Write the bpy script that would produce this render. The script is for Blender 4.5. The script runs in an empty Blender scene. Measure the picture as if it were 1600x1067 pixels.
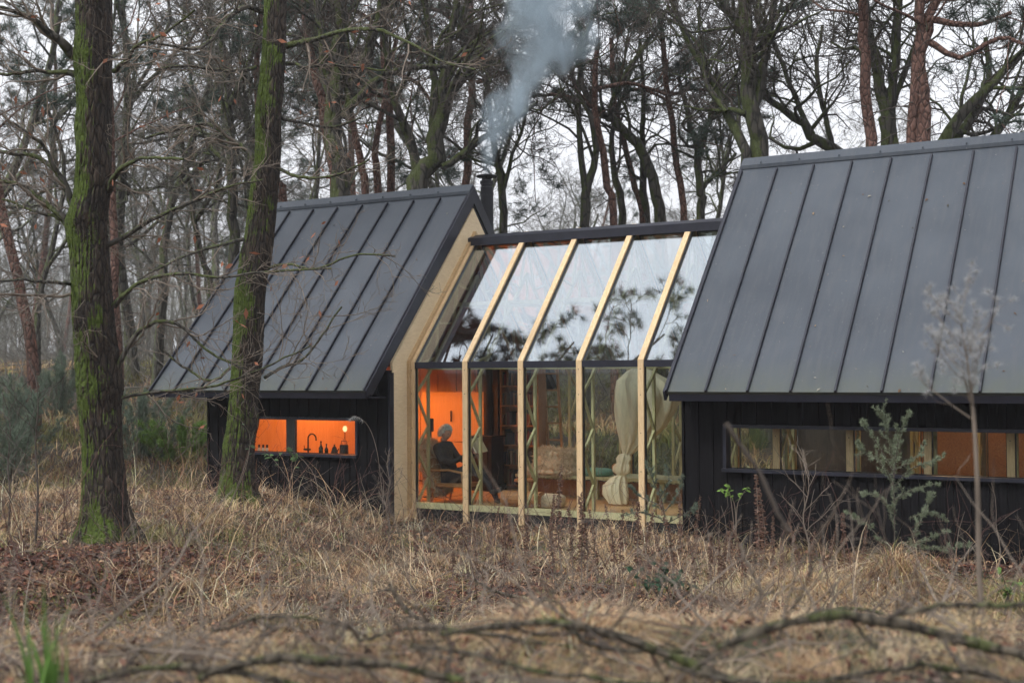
import bpy, math, random
import numpy as np
from mathutils import Vector, Matrix
random.seed(7)
RNG = np.random.default_rng(11)
R = math.radians
SC = bpy.context.scene
COL = SC.collection
# ------------------------------------------------------------------ camera
FPX, YAW, PITCH, ROLL, CAMZ = 1979.0, R(30.442), R(1.339), R(-0.339), 2.4
FW = np.array([-math.sin(YAW)*math.cos(PITCH), math.cos(YAW)*math.cos(PITCH), math.sin(PITCH)])
_r = np.array([math.cos(YAW), math.sin(YAW), 0.0]); _u = np.cross(_r, FW)
RT = _r*math.cos(ROLL)+_u*math.sin(ROLL); UP = -_r*math.sin(ROLL)+_u*math.cos(ROLL)
CAM = np.array([0, 0, CAMZ])
def at(px, py, d):
    """world point seen at photo pixel (1600 wide) at distance d along the view"""
    return CAM + d*(FW + RT*(px-800)/FPX - UP*(py-533.5)/FPX)
def smooth(a, b, x):
    t = np.clip((np.asarray(x, float)-a)/(b-a), 0, 1); return t*t*(3-2*t)
def sinnoise(x, y, s, seed=0):
    rs = np.random.RandomState(seed); v = 0
    for k in range(5):
        a = rs.rand()*6.28; f = (0.6+0.9*rs.rand())/s
        v = v+np.sin((x*math.cos(a)+y*math.sin(a))*f*2.1+rs.rand()*6.28)
    return v/5
def dl(x, y):
    """horizontal distance along / across the view"""
    return -x*math.sin(YAW)+y*math.cos(YAW), x*math.cos(YAW)+y*math.sin(YAW)
def gz(x, y):
    x = np.asarray(x, float); y = np.asarray(y, float)
    d, l = dl(x, y)
    z = 0.05+0.0*x
    z = z+0.50*smooth(-1.2, -4.2, l)*smooth(22.5, 19, d)*smooth(8, 12, d)
    z = z+0.22*smooth(-1.2, -4.2, l)*smooth(19, 22.5, d)
    z = z+1.10*smooth(8.2, 5.0, d)
    z = z+0.16*smooth(15, 11, d)
    z = z+0.95*smooth(22.8, 29, d+0.25*np.maximum(l, 0))+1.35*smooth(29, 40, d)+0.02*np.maximum(d-40, 0)
    z = z+0.32*np.exp(-((l+2.9)**2/1.2+(d-8.6)**2/0.8))+0.22*np.exp(-((l-3.0)**2/4+(d-9.0)**2/1.5))
    near = smooth(22, 30, np.abs(d-12)+8)
    z = z+sinnoise(x, y, 2.2, 3)*(0.07+0.12*smooth(26, 40, d))+sinnoise(x, y, 0.7, 5)*0.035
    z = z-.22*smooth(2.4, 4.8, l)*smooth(8, 10, d)*smooth(18, 16, d)
    # level pad under the houses
    pad = smooth(-18.2, -16.6, x)*smooth(14.6, 15.6, y)*smooth(23.0, 21.8, y)
    flat = np.where(x < -11.8, 0.22, 0.06)
    return z*(1-pad)+pad*flat
def gp(px, d):
    """ground point under photo column px at view distance d"""
    p = at(px, 580, d); return np.array([p[0], p[1], float(gz(p[0], p[1]))])
# ------------------------------------------------------------------ objects
def tag(o, label=None, cat=None, group=None, kind=None):
    if label: o['label'] = label
    if cat: o['category'] = cat
    if group: o['group'] = group
    if kind: o['kind'] = kind
    return o
def empty(name, loc=(0, 0, 0), rz=0, label=None, cat=None, group=None):
    o = bpy.data.objects.new(name, None); COL.objects.link(o)
    o.location = Vector([float(v) for v in loc]); o.rotation_euler = (0, 0, rz); o.empty_display_size = .1
    return tag(o, label, cat, group)
def mk(name, V, Fs, mat, parent=None, col=None, smooth_=False, mi=None):
    """V (n,3); Fs array (m,k) or list of such; mat a material or list; vertices in parent-local space"""
    V = np.asarray(V, np.float32)
    if not isinstance(Fs, list): Fs = [Fs]
    Fs = [np.asarray(f, np.int32) for f in Fs if len(f)]
    me = bpy.data.meshes.new(name)
    nl = sum(f.size for f in Fs); nf = sum(len(f) for f in Fs)
    me.vertices.add(len(V)); me.vertices.foreach_set('co', V.ravel())
    me.loops.add(nl); me.loops.foreach_set('vertex_index', np.concatenate([f.ravel() for f in Fs]))
    me.polygons.add(nf)
    tot = np.concatenate([np.full(len(f), f.shape[1], np.int32) for f in Fs])
    st = np.concatenate([[0], np.cumsum(tot)[:-1]]).astype(np.int32)
    me.polygons.foreach_set('loop_start', st); me.polygons.foreach_set('loop_total', tot)
    if mi is not None: me.polygons.foreach_set('material_index', np.asarray(mi, np.int32))
    me.polygons.foreach_set('use_smooth', np.full(nf, bool(smooth_)))
    for m in (mat if isinstance(mat, (list, tuple)) else [mat]): me.materials.append(m)
    if col is not None:
        a = me.color_attributes.new('tint', 'FLOAT_COLOR', 'POINT')
        c = np.ones((len(V), 4), np.float32); c[:, :3] = col; a.data.foreach_set('color', c.ravel())
    me.update(calc_edges=True)
    o = bpy.data.objects.new(name, me); COL.objects.link(o)
    if parent is not None: o.parent = parent
    return o
class MB:
    """collects simple shapes, builds ONE mesh object"""
    def __init__(s): s.v = []; s.f = []; s.n = 0; s.fm = []; s.cur = 0
    def add(s, V, F):
        V = [tuple(float(c) for c in p) for p in V]
        s.v += V; s.f += [tuple(i+s.n for i in f) for f in F]; s.n += len(V); s.fm += [s.cur]*len(F)
    def box(s, x0, x1, y0, y1, z0, z1):
        s.add([(x0,y0,z0),(x1,y0,z0),(x1,y1,z0),(x0,y1,z0),(x0,y0,z1),(x1,y0,z1),(x1,y1,z1),(x0,y1,z1)],
              [(0,3,2,1),(4,5,6,7),(0,1,5,4),(1,2,6,5),(2,3,7,6),(3,0,4,7)]); return s
    def beam(s, a, b, w, h, side=(1, 0, 0)):
        """bar from a to b; w along 'side', h across"""
        a = Vector(a); b = Vector(b); t = (b-a).normalized(); sd = Vector(side); sd = (sd-t*sd.dot(t)).normalized()
        n = t.cross(sd); V = []
        for p in (a, b):
            for (i, j) in ((-1,-1),(1,-1),(1,1),(-1,1)): V.append(p+sd*(w/2*i)+n*(h/2*j))
        s.add(V, [(0,1,2,3),(7,6,5,4),(0,4,5,1),(1,5,6,2),(2,6,7,3),(3,7,4,0)]); return s
    def prism(s, yz, x0, x1):
        """polygon in the YZ plane extruded along X"""
        n = len(yz); V = [(x0, y, z) for y, z in yz]+[(x1, y, z) for y, z in yz]
        s.add(V, [tuple(range(n-1, -1, -1)), tuple(range(n, 2*n))]+[(i, (i+1) % n, (i+1) % n+n, i+n) for i in range(n)]); return s
    def lathe(s, prof, c=(0, 0, 0), k=20, squash=1.0):
        V = []
        for r, z in prof:
            for i in range(k):
                a = 6.28318*i/k; V.append((c[0]+r*math.cos(a), c[1]+r*math.sin(a)*squash, c[2]+z))
        F = [(j*k+i, j*k+(i+1) % k, (j+1)*k+(i+1) % k, (j+1)*k+i) for j in range(len(prof)-1) for i in range(k)]
        F += [tuple(range(k-1, -1, -1)), tuple((len(prof)-1)*k+i for i in range(k))]
        s.add(V, F); return s
    def tube(s, pts, rad, k=8):
        pts = np.array([[float(c) for c in p] for p in pts])[None]; rr = np.broadcast_to(np.array(rad, float), (pts.shape[1],))[None]
        V, F = tubes(pts, rr, k); m = pts.shape[1]
        s.add(V, [tuple(f) for f in F]+[tuple(range(k)), tuple(reversed(range((m-1)*k, m*k)))]); return s
    def build(s, name, mat, parent=None, bevel=0, sm=False):
        me = bpy.data.meshes.new(name); me.from_pydata(s.v, [], s.f)
        for q in (mat if isinstance(mat, list) else [mat]): me.materials.append(q)
        me.polygons.foreach_set('material_index', s.fm); me.update()
        if sm: me.polygons.foreach_set('use_smooth', [True]*len(me.polygons))
        o = bpy.data.objects.new(name, me); COL.objects.link(o)
        if parent is not None: o.parent = parent
        if bevel:
            b = o.modifiers.new('b', 'BEVEL'); b.width = bevel; b.segments = 2; b.limit_method = 'ANGLE'
        return o
def tubes(P, Rr, k):
    P = np.asarray(P, float); Rr = np.asarray(Rr, float); N, M, _ = P.shape
    T = np.gradient(P, axis=1); T /= np.linalg.norm(T, axis=2, keepdims=True)+1e-9
    mt = P[:, -1]-P[:, 0]; mt /= np.linalg.norm(mt, axis=1, keepdims=True)+1e-9
    ref = np.where(np.abs(mt[:, 2:3]) > .75, np.array([[1., 0.13, 0]]), np.array([[0.05, 0, 1.]]))[:, None, :]
    A = np.cross(T, ref); A /= np.linalg.norm(A, axis=2, keepdims=True)+1e-9
    B = np.cross(T, A)
    an = np.arange(k)*2*math.pi/k
    V = P[:, :, None, :]+Rr[:, :, None, None]*(np.cos(an)[None, None, :, None]*A[:, :, None, :]+np.sin(an)[None, None, :, None]*B[:, :, None, :])
    base = (np.arange(N)*M*k)[:, None, None]; j = (np.arange(M-1)*k)[None, :, None]; i = np.arange(k)[None, None, :]; i2 = (i+1) % k
    F = np.stack([base+j+i, base+j+k+i, base+j+k+i2, base+j+i2], -1).reshape(-1, 4)
    return V.reshape(-1, 3), F
def copy_tree(o, loc=None, rz=None, sc=None, parent=None):
    c = o.copy(); COL.objects.link(c)
    if parent is not None: c.parent = parent
    for ch in list(o.children): copy_tree(ch, parent=c)
    if loc is not None: c.location = Vector([float(v) for v in loc])
    if rz is not None: c.rotation_euler = (0, 0, rz)
    if sc is not None: c.scale = (sc, sc, sc)
    return c
# ------------------------------------------------------------------ materials
def new_mat(name):
    m = bpy.data.materials.new(name); m.use_nodes = True; nt = m.node_tree
    return m, nt, nt.nodes['Principled BSDF']
def N(nt, t, **kw):
    n = nt.nodes.new(t)
    for k, v in kw.items():
        if k in n.inputs: n.inputs[k].default_value = v
        else: setattr(n, k, v)
    return n
def L(nt, a, b): nt.links.new(a, b)
def coords(nt, scale=(1, 1, 1), kind='Object', rot=(0, 0, 0)):
    tc = N(nt, 'ShaderNodeTexCoord'); mp = N(nt, 'ShaderNodeMapping'); mp.inputs['Scale'].default_value = scale; mp.inputs['Rotation'].default_value = rot
    L(nt, tc.outputs[kind], mp.inputs['Vector']); return mp.outputs['Vector']
def ramp(nt, fac, stops):
    r = N(nt, 'ShaderNodeValToRGB'); e = r.color_ramp.elements
    while len(e) < len(stops): e.new(0.5)
    for i, (p, c) in enumerate(stops):
        e[i].position = p; e[i].color = (*c, 1) if len(c) == 3 else c
    L(nt, fac, r.inputs['Fac']); return r.outputs['Color']
def noise(nt, vec, scale, detail=4, rough=.55):
    n = N(nt, 'ShaderNodeTexNoise', Scale=scale, Detail=detail, Roughness=rough); L(nt, vec, n.inputs['Vector']); return n.outputs['Fac']
def mix(nt, fac, a, b, blend='MIX'):
    m = N(nt, 'ShaderNodeMix', data_type='RGBA', blend_type=blend)
    for s, v in ((m.inputs[0], fac), (m.inputs[6], a), (m.inputs[7], b)):
        if hasattr(v, 'is_output') or isinstance(v, bpy.types.NodeSocket): L(nt, v, s)
        elif isinstance(v, (int, float)): s.default_value = v
        else: s.default_value = (*v, 1)
    return m.outputs[2]
def bump(nt, bsdf, h, strength=.4, dist=.02):
    b = N(nt, 'ShaderNodeBump', Strength=strength, Distance=dist); L(nt, h, b.inputs['Height']); L(nt, b.outputs['Normal'], bsdf.inputs['Normal'])
def simple(name, col, rough=.6, var=.25, scale=8, metal=0, bmp=.15, coord='Object', stretch=(1, 1, 1)):
    m, nt, b = new_mat(name); v = coords(nt, stretch, coord); n = noise(nt, v, scale)
    c0 = tuple(max(0, c*(1-var)) for c in col); c1 = tuple(min(1, c*(1+var)) for c in col)
    L(nt, ramp(nt, n, [(.3, c0), (.7, c1)]), b.inputs['Base Color'])
    b.inputs['Roughness'].default_value = rough; b.inputs['Metallic'].default_value = metal
    if bmp: bump(nt, b, n, bmp, .01)
    return m
MAT = {}
# dark standing-seam metal, faintly streaked and spotted
def roof_mat():
    m, nt, b = new_mat('roof_metal')
    v = coords(nt); v2 = coords(nt, (6, .7, .7))
    n1 = noise(nt, v, .9, 3); n2 = noise(nt, v2, 3, 5); n3 = noise(nt, v, 28, 2)
    c = ramp(nt, n1, [(.3, (.040, .049, .064)), (.7, (.062, .074, .092))])
    c = mix(nt, ramp(nt, n2, [(.45, (0, 0, 0)), (.8, (.5, .5, .5))]), c, (.090, .095, .104))
    c = mix(nt, ramp(nt, n3, [(.70, (0, 0, 0)), (.76, (1, 1, 1))]), c, (.15, .15, .145))
    # moss film gathering at the eave
    tc = N(nt, 'ShaderNodeTexCoord'); sp = N(nt, 'ShaderNodeSeparateXYZ'); L(nt, tc.outputs['Object'], sp.inputs[0])
    mr = N(nt, 'ShaderNodeMapRange'); mr.inputs[1].default_value = 2.1; mr.inputs[2].default_value = 2.55; mr.inputs[3].default_value = 1.0; mr.inputs[4].default_value = 0
    L(nt, sp.outputs['Z'], mr.inputs[0]); mm = N(nt, 'ShaderNodeMath', operation='MULTIPLY'); L(nt, mr.outputs[0], mm.inputs[0]); L(nt, noise(nt, v, 5, 4), mm.inputs[1])
    c = mix(nt, mm.outputs[0], c, (.075, .085, .055))
    L(nt, c, b.inputs['Base Color']); b.inputs['Metallic'].default_value = .25
    r = N(nt, 'ShaderNodeMapRange'); r.inputs[3].default_value = .38; r.inputs[4].default_value = .56; L(nt, n2, r.inputs[0]); L(nt, r.outputs[0], b.inputs['Roughness'])
    bump(nt, b, n1, .25, .02)
    return m
MAT['roof'] = roof_mat()
MAT['trim'] = simple('black_trim', (.014, .015, .026), .45, .3, 5, .2, .05)
MAT['clad'] = simple('black_boards', (.007, .0065, .008), .8, .45, 3.5, 0, .5, stretch=(14, 14, .8))
for n_ in MAT['clad'].node_tree.nodes:
    if n_.type == 'BSDF_PRINCIPLED': n_.inputs['Specular IOR Level'].default_value = .12
def wood(name, c0, c1, stretch, rough=.6, sc=3):
    m, nt, b = new_mat(name); v = coords(nt, stretch); n = noise(nt, v, sc, 6, .6); n2 = noise(nt, coords(nt), 1.3, 2)
    c = ramp(nt, n, [(.3, c0), (.7, c1)]); c = mix(nt, ramp(nt, n2, [(.4, (0, 0, 0)), (.75, (.35, .35, .35))]), c, tuple(q*.72 for q in c0))
    L(nt, c, b.inputs['Base Color']); b.inputs['Roughness'].default_value = rough; bump(nt, b, n, .2, .004); return m
MAT['ply'] = wood('pale_plywood', (.70, .54, .33), (.84, .68, .45), (3, 3, 22))
MAT['ply2'] = wood('plywood_edge', (.40, .26, .13), (.58, .41, .22), (3, 3, 40))
MAT['post'] = wood('larch_post', (.58, .39, .20), (.86, .65, .39), (26, 8, 2))
MAT['lattice'] = wood('treated_lattice', (.34, .33, .17), (.50, .48, .28), (10, 10, 3))
MAT['floor'] = wood('floor_boards', (.36, .22, .10), (.52, .34, .17), (2, 30, 2))
MAT['osb'] = wood('brown_panel', (.26, .115, .045), (.46, .22, .09), (7, 7, 7), sc=6)
MAT['lining'] = wood('dark_lining', (.06, .045, .045), (.10, .075, .07), (12, 12, 1.2))
MAT['kitchen'] = wood('kitchen_panel', (.55, .34, .17), (.66, .43, .24), (12, 12, 1.2))
MAT['dark'] = simple('matt_black', (.012, .012, .014), .5, .3)
MAT['iron'] = simple('flue_metal', (.014, .014, .018), .5, .3, 6, .4, .05)
MAT['jacket'] = simple('dark_wool', (.012, .014, .022), .9, .35, 40)
MAT['trousers'] = simple('dark_trousers', (.02, .021, .03), .9, .3, 30)
MAT['skin'] = simple('skin', (.55, .33, .25), .5, .08, 12, 0, .02)
MAT['hair'] = simple('grey_hair', (.60, .60, .56), .8, .45, 35, 0, .8)
MAT['fleece'] = simple('sheep_fleece', (.60, .50, .36), .95, .25, 30, 0, .8)
MAT['paper'] = simple('paper', (.62, .60, .52), .8, .06)
MAT['cushion'] = simple('green_cushion', (.13, .28, .22), .9, .15)
MAT['chairwood'] = wood('chair_wood', (.34, .17, .07), (.45, .25, .11), (8, 8, 8))
MAT['net'] = simple('net_cloth', (.62, .58, .42), .95, .08, 20)
def net():
    m, nt, b = new_mat('gauze'); out = nt.nodes['Material Output']
    b.inputs['Base Color'].default_value = (.82, .78, .60, 1); b.inputs['Roughness'].default_value = .9
    tr = N(nt, 'ShaderNodeBsdfTransparent'); ms = N(nt, 'ShaderNodeMixShader'); n = noise(nt, coords(nt, (1, 1, .15)), 16, 3)
    mr = N(nt, 'ShaderNodeMapRange'); mr.inputs[3].default_value = .45; mr.inputs[4].default_value = 1.0; L(nt, n, mr.inputs[0])
    L(nt, mr.outputs[0], ms.inputs[0]); L(nt, tr.outputs[0], ms.inputs[1]); L(nt, b.outputs[0], ms.inputs[2]); L(nt, ms.outputs[0], out.inputs['Surface']); return m
MAT['net'] = net()
def glass(name, tint, ior, base=0.0):
    m, nt, b = new_mat(name); out = nt.nodes['Material Output']; nt.nodes.remove(b)
    tr = N(nt, 'ShaderNodeBsdfTransparent'); tr.inputs[0].default_value = (*tint, 1)
    gl = N(nt, 'ShaderNodeBsdfGlossy', Roughness=.012); gl.inputs[0].default_value = (.88, .94, 1, 1)
    fr = N(nt, 'ShaderNodeFresnel', IOR=ior); ms = N(nt, 'ShaderNodeMixShader')
    # the same reflectance whichever way the ray passes the sheet
    geo = N(nt, 'ShaderNodeNewGeometry'); i2 = N(nt, 'ShaderNodeMix', data_type='FLOAT'); i2.inputs[2].default_value = ior; i2.inputs[3].default_value = 1/ior
    L(nt, geo.outputs['Backfacing'], i2.inputs[0]); L(nt, i2.outputs[0], fr.inputs['IOR'])
    L(nt, fr.outputs[0], ms.inputs[0]); L(nt, tr.outputs[0], ms.inputs[1]); L(nt, gl.outputs[0], ms.inputs[2]); L(nt, ms.outputs[0], out.inputs['Surface'])
    return m
MAT['glass'] = glass('wall_glass', (.975, .99, .965), 1.4)
MAT['roofglass'] = glass('roof_glass', (.93, .955, .945), 3.6)
MAT['bottle'] = simple('dark_bottle', (.012, .02, .014), .15, .2, 5, 0, 0)
def bark(name, c0, c1, moss, mossamt, zs=1.2, sc=9, plate=False, dirv=(-.8, -.35, .35)):
    m, nt, b = new_mat(name); v = coords(nt, (1, 1, .27 if not plate else .5)); n = noise(nt, v, sc, 7, .65)
    c = ramp(nt, n, [(.35, c0), (.66, c1)])
    vo = N(nt, 'ShaderNodeTexVoronoi', feature='DISTANCE_TO_EDGE', Scale=sc*1.6); L(nt, v, vo.inputs['Vector'])
    h = N(nt, 'ShaderNodeMath', operation='MULTIPLY'); L(nt, n, h.inputs[0]); 
    mr = N(nt, 'ShaderNodeMapRange'); mr.inputs[2].default_value = .25; L(nt, vo.outputs['Distance'], mr.inputs[0]); L(nt, mr.outputs[0], h.inputs[1])
    c = mix(nt, ramp(nt, mr.outputs[0], [(0, (1, 1, 1)), (.45, (0, 0, 0))]), c, tuple(q*.35 for q in c0))
    geo = N(nt, 'ShaderNodeNewGeometry'); dot = N(nt, 'ShaderNodeVectorMath', operation='DOT_PRODUCT'); dot.inputs[1].default_value = dirv
    L(nt, geo.outputs['Normal'], dot.inputs[0])
    n2 = noise(nt, coords(nt, (1, 1, .6)), 3.4, 6, .7); a = N(nt, 'ShaderNodeMath', operation='MULTIPLY_ADD'); L(nt, dot.outputs['Value'], a.inputs[0]); a.inputs[1].default_value = .17; L(nt, n2, a.inputs[2])
    fm = ramp(nt, a.outputs[0], [(.65-mossamt*.4, (0, 0, 0)), (.71-mossamt*.4, (1, 1, 1))])
    n4 = noise(nt, coords(nt), 34, 3); mc = ramp(nt, n4, [(.3, tuple(q*.5 for q in moss)), (.75, moss)])
    c = mix(nt, fm, c, mc)
    L(nt, c, b.inputs['Base Color']); b.inputs['Roughness'].default_value = .9; bump(nt, b, h.outputs[0], .9, .05); return m
MAT['deadwood'] = bark('dead_wood', (.065, .052, .038), (.17, .14, .10), (.10, .115, .035), .40, sc=12)
MAT['oakhazed'] = bark('oak_bark_hazed', (.075, .070, .060), (.15, .14, .12), (.12, .14, .06), .38, sc=5)  # far oaks: bark lightened, mist fading put into the colour
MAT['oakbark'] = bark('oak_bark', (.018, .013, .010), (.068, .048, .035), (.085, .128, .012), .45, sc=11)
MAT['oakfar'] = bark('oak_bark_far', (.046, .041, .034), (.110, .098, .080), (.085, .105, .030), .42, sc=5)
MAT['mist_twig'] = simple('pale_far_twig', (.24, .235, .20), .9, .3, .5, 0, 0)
MAT['cane'] = simple('bramble_cane', (.10, .048, .038), .8, .4, 2.5, 0, 0)
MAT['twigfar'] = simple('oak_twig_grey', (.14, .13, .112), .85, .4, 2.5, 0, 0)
MAT['twig'] = simple('oak_twig', (.075, .060, .050), .85, .4, 2.5, 0, 0)
MAT['twigpale'] = simple('pale_twig', (.18, .145, .115), .85, .45, 2.5, 0, 0)
MAT['pinebark'] = bark('pine_bark', (.12, .060, .045), (.22, .12, .092), (.07, .08, .04), -.05, sc=7, plate=True)
def tinted(name, rough=.85, trans=0.25):
    m, nt, b = new_mat(name); out = nt.nodes['Material Output']; a = N(nt, 'ShaderNodeAttribute', attribute_name='tint'); L(nt, a.outputs['Color'], b.inputs['Base Color']); b.inputs['Roughness'].default_value = rough
    b.inputs['Specular IOR Level'].default_value = .25
    if trans:
        t = N(nt, 'ShaderNodeBsdfTranslucent'); L(nt, a.outputs['Color'], t.inputs[0]); ms = N(nt, 'ShaderNodeMixShader', Fac=trans)
        L(nt, b.outputs[0], ms.inputs[1]); L(nt, t.outputs[0], ms.inputs[2]); L(nt, ms.outputs[0], out.inputs['Surface'])
    return m
MAT['blade'] = tinted('grass_blades', .85, .12); MAT['needle'] = tinted('needles', .7, .15); MAT['leaf'] = tinted('leaves', .7, .2)
def ground_mat():
    m, nt, b = new_mat('forest_ground'); v = coords(nt)
    n1 = noise(nt, v, .55, 5, .6); n2 = noise(nt, v, 9, 6, .7); n3 = noise(nt, v, .25, 3)
    c = ramp(nt, n2, [(.25, (.012, .008, .006)), (.5, (.034, .020, .015)), (.75, (.08, .048, .034))])
    g = ramp(nt, n2, [(.25, (.02, .020, .010)), (.75, (.07, .072, .03))])
    c = mix(nt, ramp(nt, n1, [(.45, (0, 0, 0)), (.62, (1, 1, 1))]), c, g)
    L(nt, c, b.inputs['Base Color']); b.inputs['Roughness'].default_value = .95; bump(nt, b, n2, 1, .06); return m
MAT['ground'] = ground_mat()
HAZE, SMOKE, EXPO = 0.0010, 3.1, 0.76
# ================================================================== the houses
TANS = 1.1184                       # roof slope (48.2 deg)
YE, ZE, YR, ZR = 15.5, 2.116, 18.595, 5.578
YW = 16.1                           # outer face of the long walls
YF = 2*YR-YE
WT, WB = 1.624, 1.09                # strip window
def roofz(y): return ZE+(min(y, 2*YR-y)-YE)*TANS
def shell(name, label, x0, x1, nseam, wx0, wx1, win, seed, gable_open):
    rt = empty(name, ((x0+x1)/2, YW, 0), 0, label, 'cabin')
    off = rt.location
    def P(mb, nm, mat, par=None, **k):
        mb.v = [(a-off.x, b-off.y, c-off.z) for a, b, c in mb.v]; return mb.build(nm, mat, par or rt, **k)
    # roof: an inverted V slab with raised seams
    t = .20
    m = MB(); m.prism([(YE, ZE), (YR, ZR), (YF, ZE), (YF-.03, ZE-.035), (YR, ZR-.30), (YE+.03, ZE-.035)], x0, x1)
    sp = (x1-x0)/nseam; nrm = Vector((0, -math.sin(R(48.2)), math.cos(R(48.2)))); nb = Vector((0, -nrm.y, nrm.z))
    rs = random.Random(seed); m.cur = 1  # dark seam colour stands in for shading on their turned-away sides
    for i in range(0, nseam+1):
        x = x0+sp*i
        if i == 0: x += .012
        if i == nseam: x -= .012
        h = .036
        for (n_, ya, yb) in ((nrm, YE-.006, YR-.14), (nb, YF, YR+.14)):
            a = Vector((x, ya, roofz(min(ya, 2*YR-ya)) if ya >= YE else ZE-.006))+n_*(h/2); b = Vector((x, yb, roofz(yb)))+n_*(h/2)
            m.beam(a, b, .026, h+.01)
    P(m, 'roof', [MAT['roof'], MAT['trim']])
    # folded ridge cap, in lengths with screws
    m = MB(); c = .20
    def capline(y, up): return (y, roofz(y)+up)
    e0, e1 = YR-.115, YR+.115
    m.prism([capline(e0, .075), (YR, ZR+.075), capline(e1, .075), capline(e1, .02), (YR, ZR+.03), capline(e0, .02)], x0-.01, x1+.01)
    k = int((x1-x0)/.6)
    for i in range(k):
        x = x0+.3+i*.6; y = YR-.10; z = roofz(y)+.083
        m.box(x-.012, x+.012, y-.012, y+.012, z-.02, z+.012)
        if i % 3 == 2: m.prism([(e0-.004, roofz(e0)+.072), (YR, ZR+.082), (YR, ZR+.06), (e0-.004, roofz(e0)+.03)], x+.2, x+.235)
    P(m, 'ridge_cap', MAT['roof'])
    # barge trims on both gables
    for xe, sgn in ((x0, -1), (x1, 1)):
        m = MB()
        for side in (0, 1):
            def q(y, dz):
                yy = y if side == 0 else 2*YR-y
                return (yy, ZE+(y-YE)*TANS+dz)
            pts = [q(YE-.02, .025), q(YR, .045), q(YR, -.26), q(YE+.03, -.15)]
            xa, xb = (xe, xe+.035*sgn)
            m.prism(pts, min(xa, xb), max(xa, xb))
            pts = [q(YE+.10, -.13), q(YR, -.16), q(YR, -.36), q(YE+.18, -.29)]
            xa, xb = (xe-.16*sgn, xe-.01*sgn)
            m.prism(pts, min(xa, xb), max(xa, xb))
        P(m, 'barge_trim', MAT['trim'])
    m = MB(); m.prism([(YE+.03, ZE-.02), (YE+.055, ZE-.02), (YE+.085, ZE-.125), (YE+.05, ZE-.125)], x0+.03, x1-.03)
    m.prism([(YE+.07, ZE-.125), (YW+.02, ZE-.125), (YW+.02, ZE-.10), (YE+.07, ZE-.10)], x0+.04, x1-.04)
    P(m, 'fascia', MAT['trim'])
    # long walls of vertical boards with the strip window left open
    ztop = roofz(YW)-.36
    def boards(mb, yo, sg, x, xe, z0, z1):
        i = 0
        while x < xe-.01:
            w = min(.104, xe-x); pr = .018 if i % 2 else 0
            a, b = yo-sg*pr, yo+sg*.12
            mb.box(x+.004, x+w-.002, min(a, b), max(a, b), z0+(.004 if i % 2 else 0), z1)
            if sg > 0 and i % 3 == 1:
                for zz in (z0+.09, z1-.12): mb.box(x+w/2-.007, x+w/2+.007, a-.006, a, zz-.007, zz+.007)
            x += w; i += 1
    a, b, zt, zb = win
    for yo, sg in ((YW, 1), (2*YR-YW, -1)):
        m = MB(); y0, y1 = min(yo+.03*sg, yo+.14*sg), max(yo+.03*sg, yo+.14*sg)
        boards(m, yo, sg, wx0, a, -.35, ztop); boards(m, yo, sg, a, b, zt, ztop); boards(m, yo, sg, a, b, -.35, zb); boards(m, yo, sg, b, wx1, -.35, ztop)
        for xs in (wx0-.03, wx1+.002): m.box(xs, xs+.028, y0-.06, y1+.02, -.35, ztop)
        P(m, 'wall', MAT['clad'])
        # window: frame, sill, mullions, glass
        fr = MB(); yy0, yy1 = (yo-.045, yo+.13) if sg > 0 else (yo-.13, yo+.045)
        fr.box(a-.045, a, yy0, yy1, zb-.02, zt+.045); fr.box(b, b+.045, yy0, yy1, zb-.02, zt+.045); fr.box(a-.0, b+.0, yy0, yy1, zt+.002, zt+.045)
        w_ = P(fr, 'window', MAT['trim'])
        sl = MB(); ys = yo-.09 if sg > 0 else yo+.09
        sl.box(a-.05, b+.05, min(ys, yo+.13*sg), max(ys, yo+.13*sg), zb-.048, zb-.004)
        q_ = P(sl, 'sill', MAT['trim'], w_); q_.location = (0, 0, 0)
        gl = MB(); gl.box(a, b, yo+.05*sg-.004, yo+.05*sg+.004, zb, zt)
        g_ = P(gl, 'pane', MAT['glass'], w_)
    # boarded gable at the end away from the glasshouse
    xe = wx0+.02 if gable_open == 'left' else wx1-.14
    m = MB(); y = YW+.145; i = 0
    while y < 2*YR-YW-.15:
        y2 = min(y+.104, 2*YR-YW-.145); ym = (y+y2)/2; pr = .018 if i % 2 else 0
        tz = lambda q: roofz(q)-.22
        m.prism([(y+.002, -.3), (y2-.002, -.3), (y2-.002, tz(y2)), (ym, min(tz(ym)+.0, 9) if not (y < YR < y2) else tz(YR)), (y+.002, tz(y))], xe-pr, xe+.12+(0 if gable_open == 'left' else pr)); y = y2; i += 1
    P(m, 'gable_wall', MAT['clad'])
    return rt, P
LX0, LX1, RX0, RX1 = -16.257, -11.706, -6.754, 0.05
left, PL = shell('cabin', 'smaller black cabin on the left with chimney, half hidden by an oak trunk', LX0, LX1, 8, -15.48, -11.74, (-14.75, -12.33, WT, WB), 1, 'left')
right, PR = shell('cabin', 'larger black cabin on the right with long strip window', RX0, RX1, 12, -6.74, -.1, (-6.13, -.8, WT, WB), 2, 'right')
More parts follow.
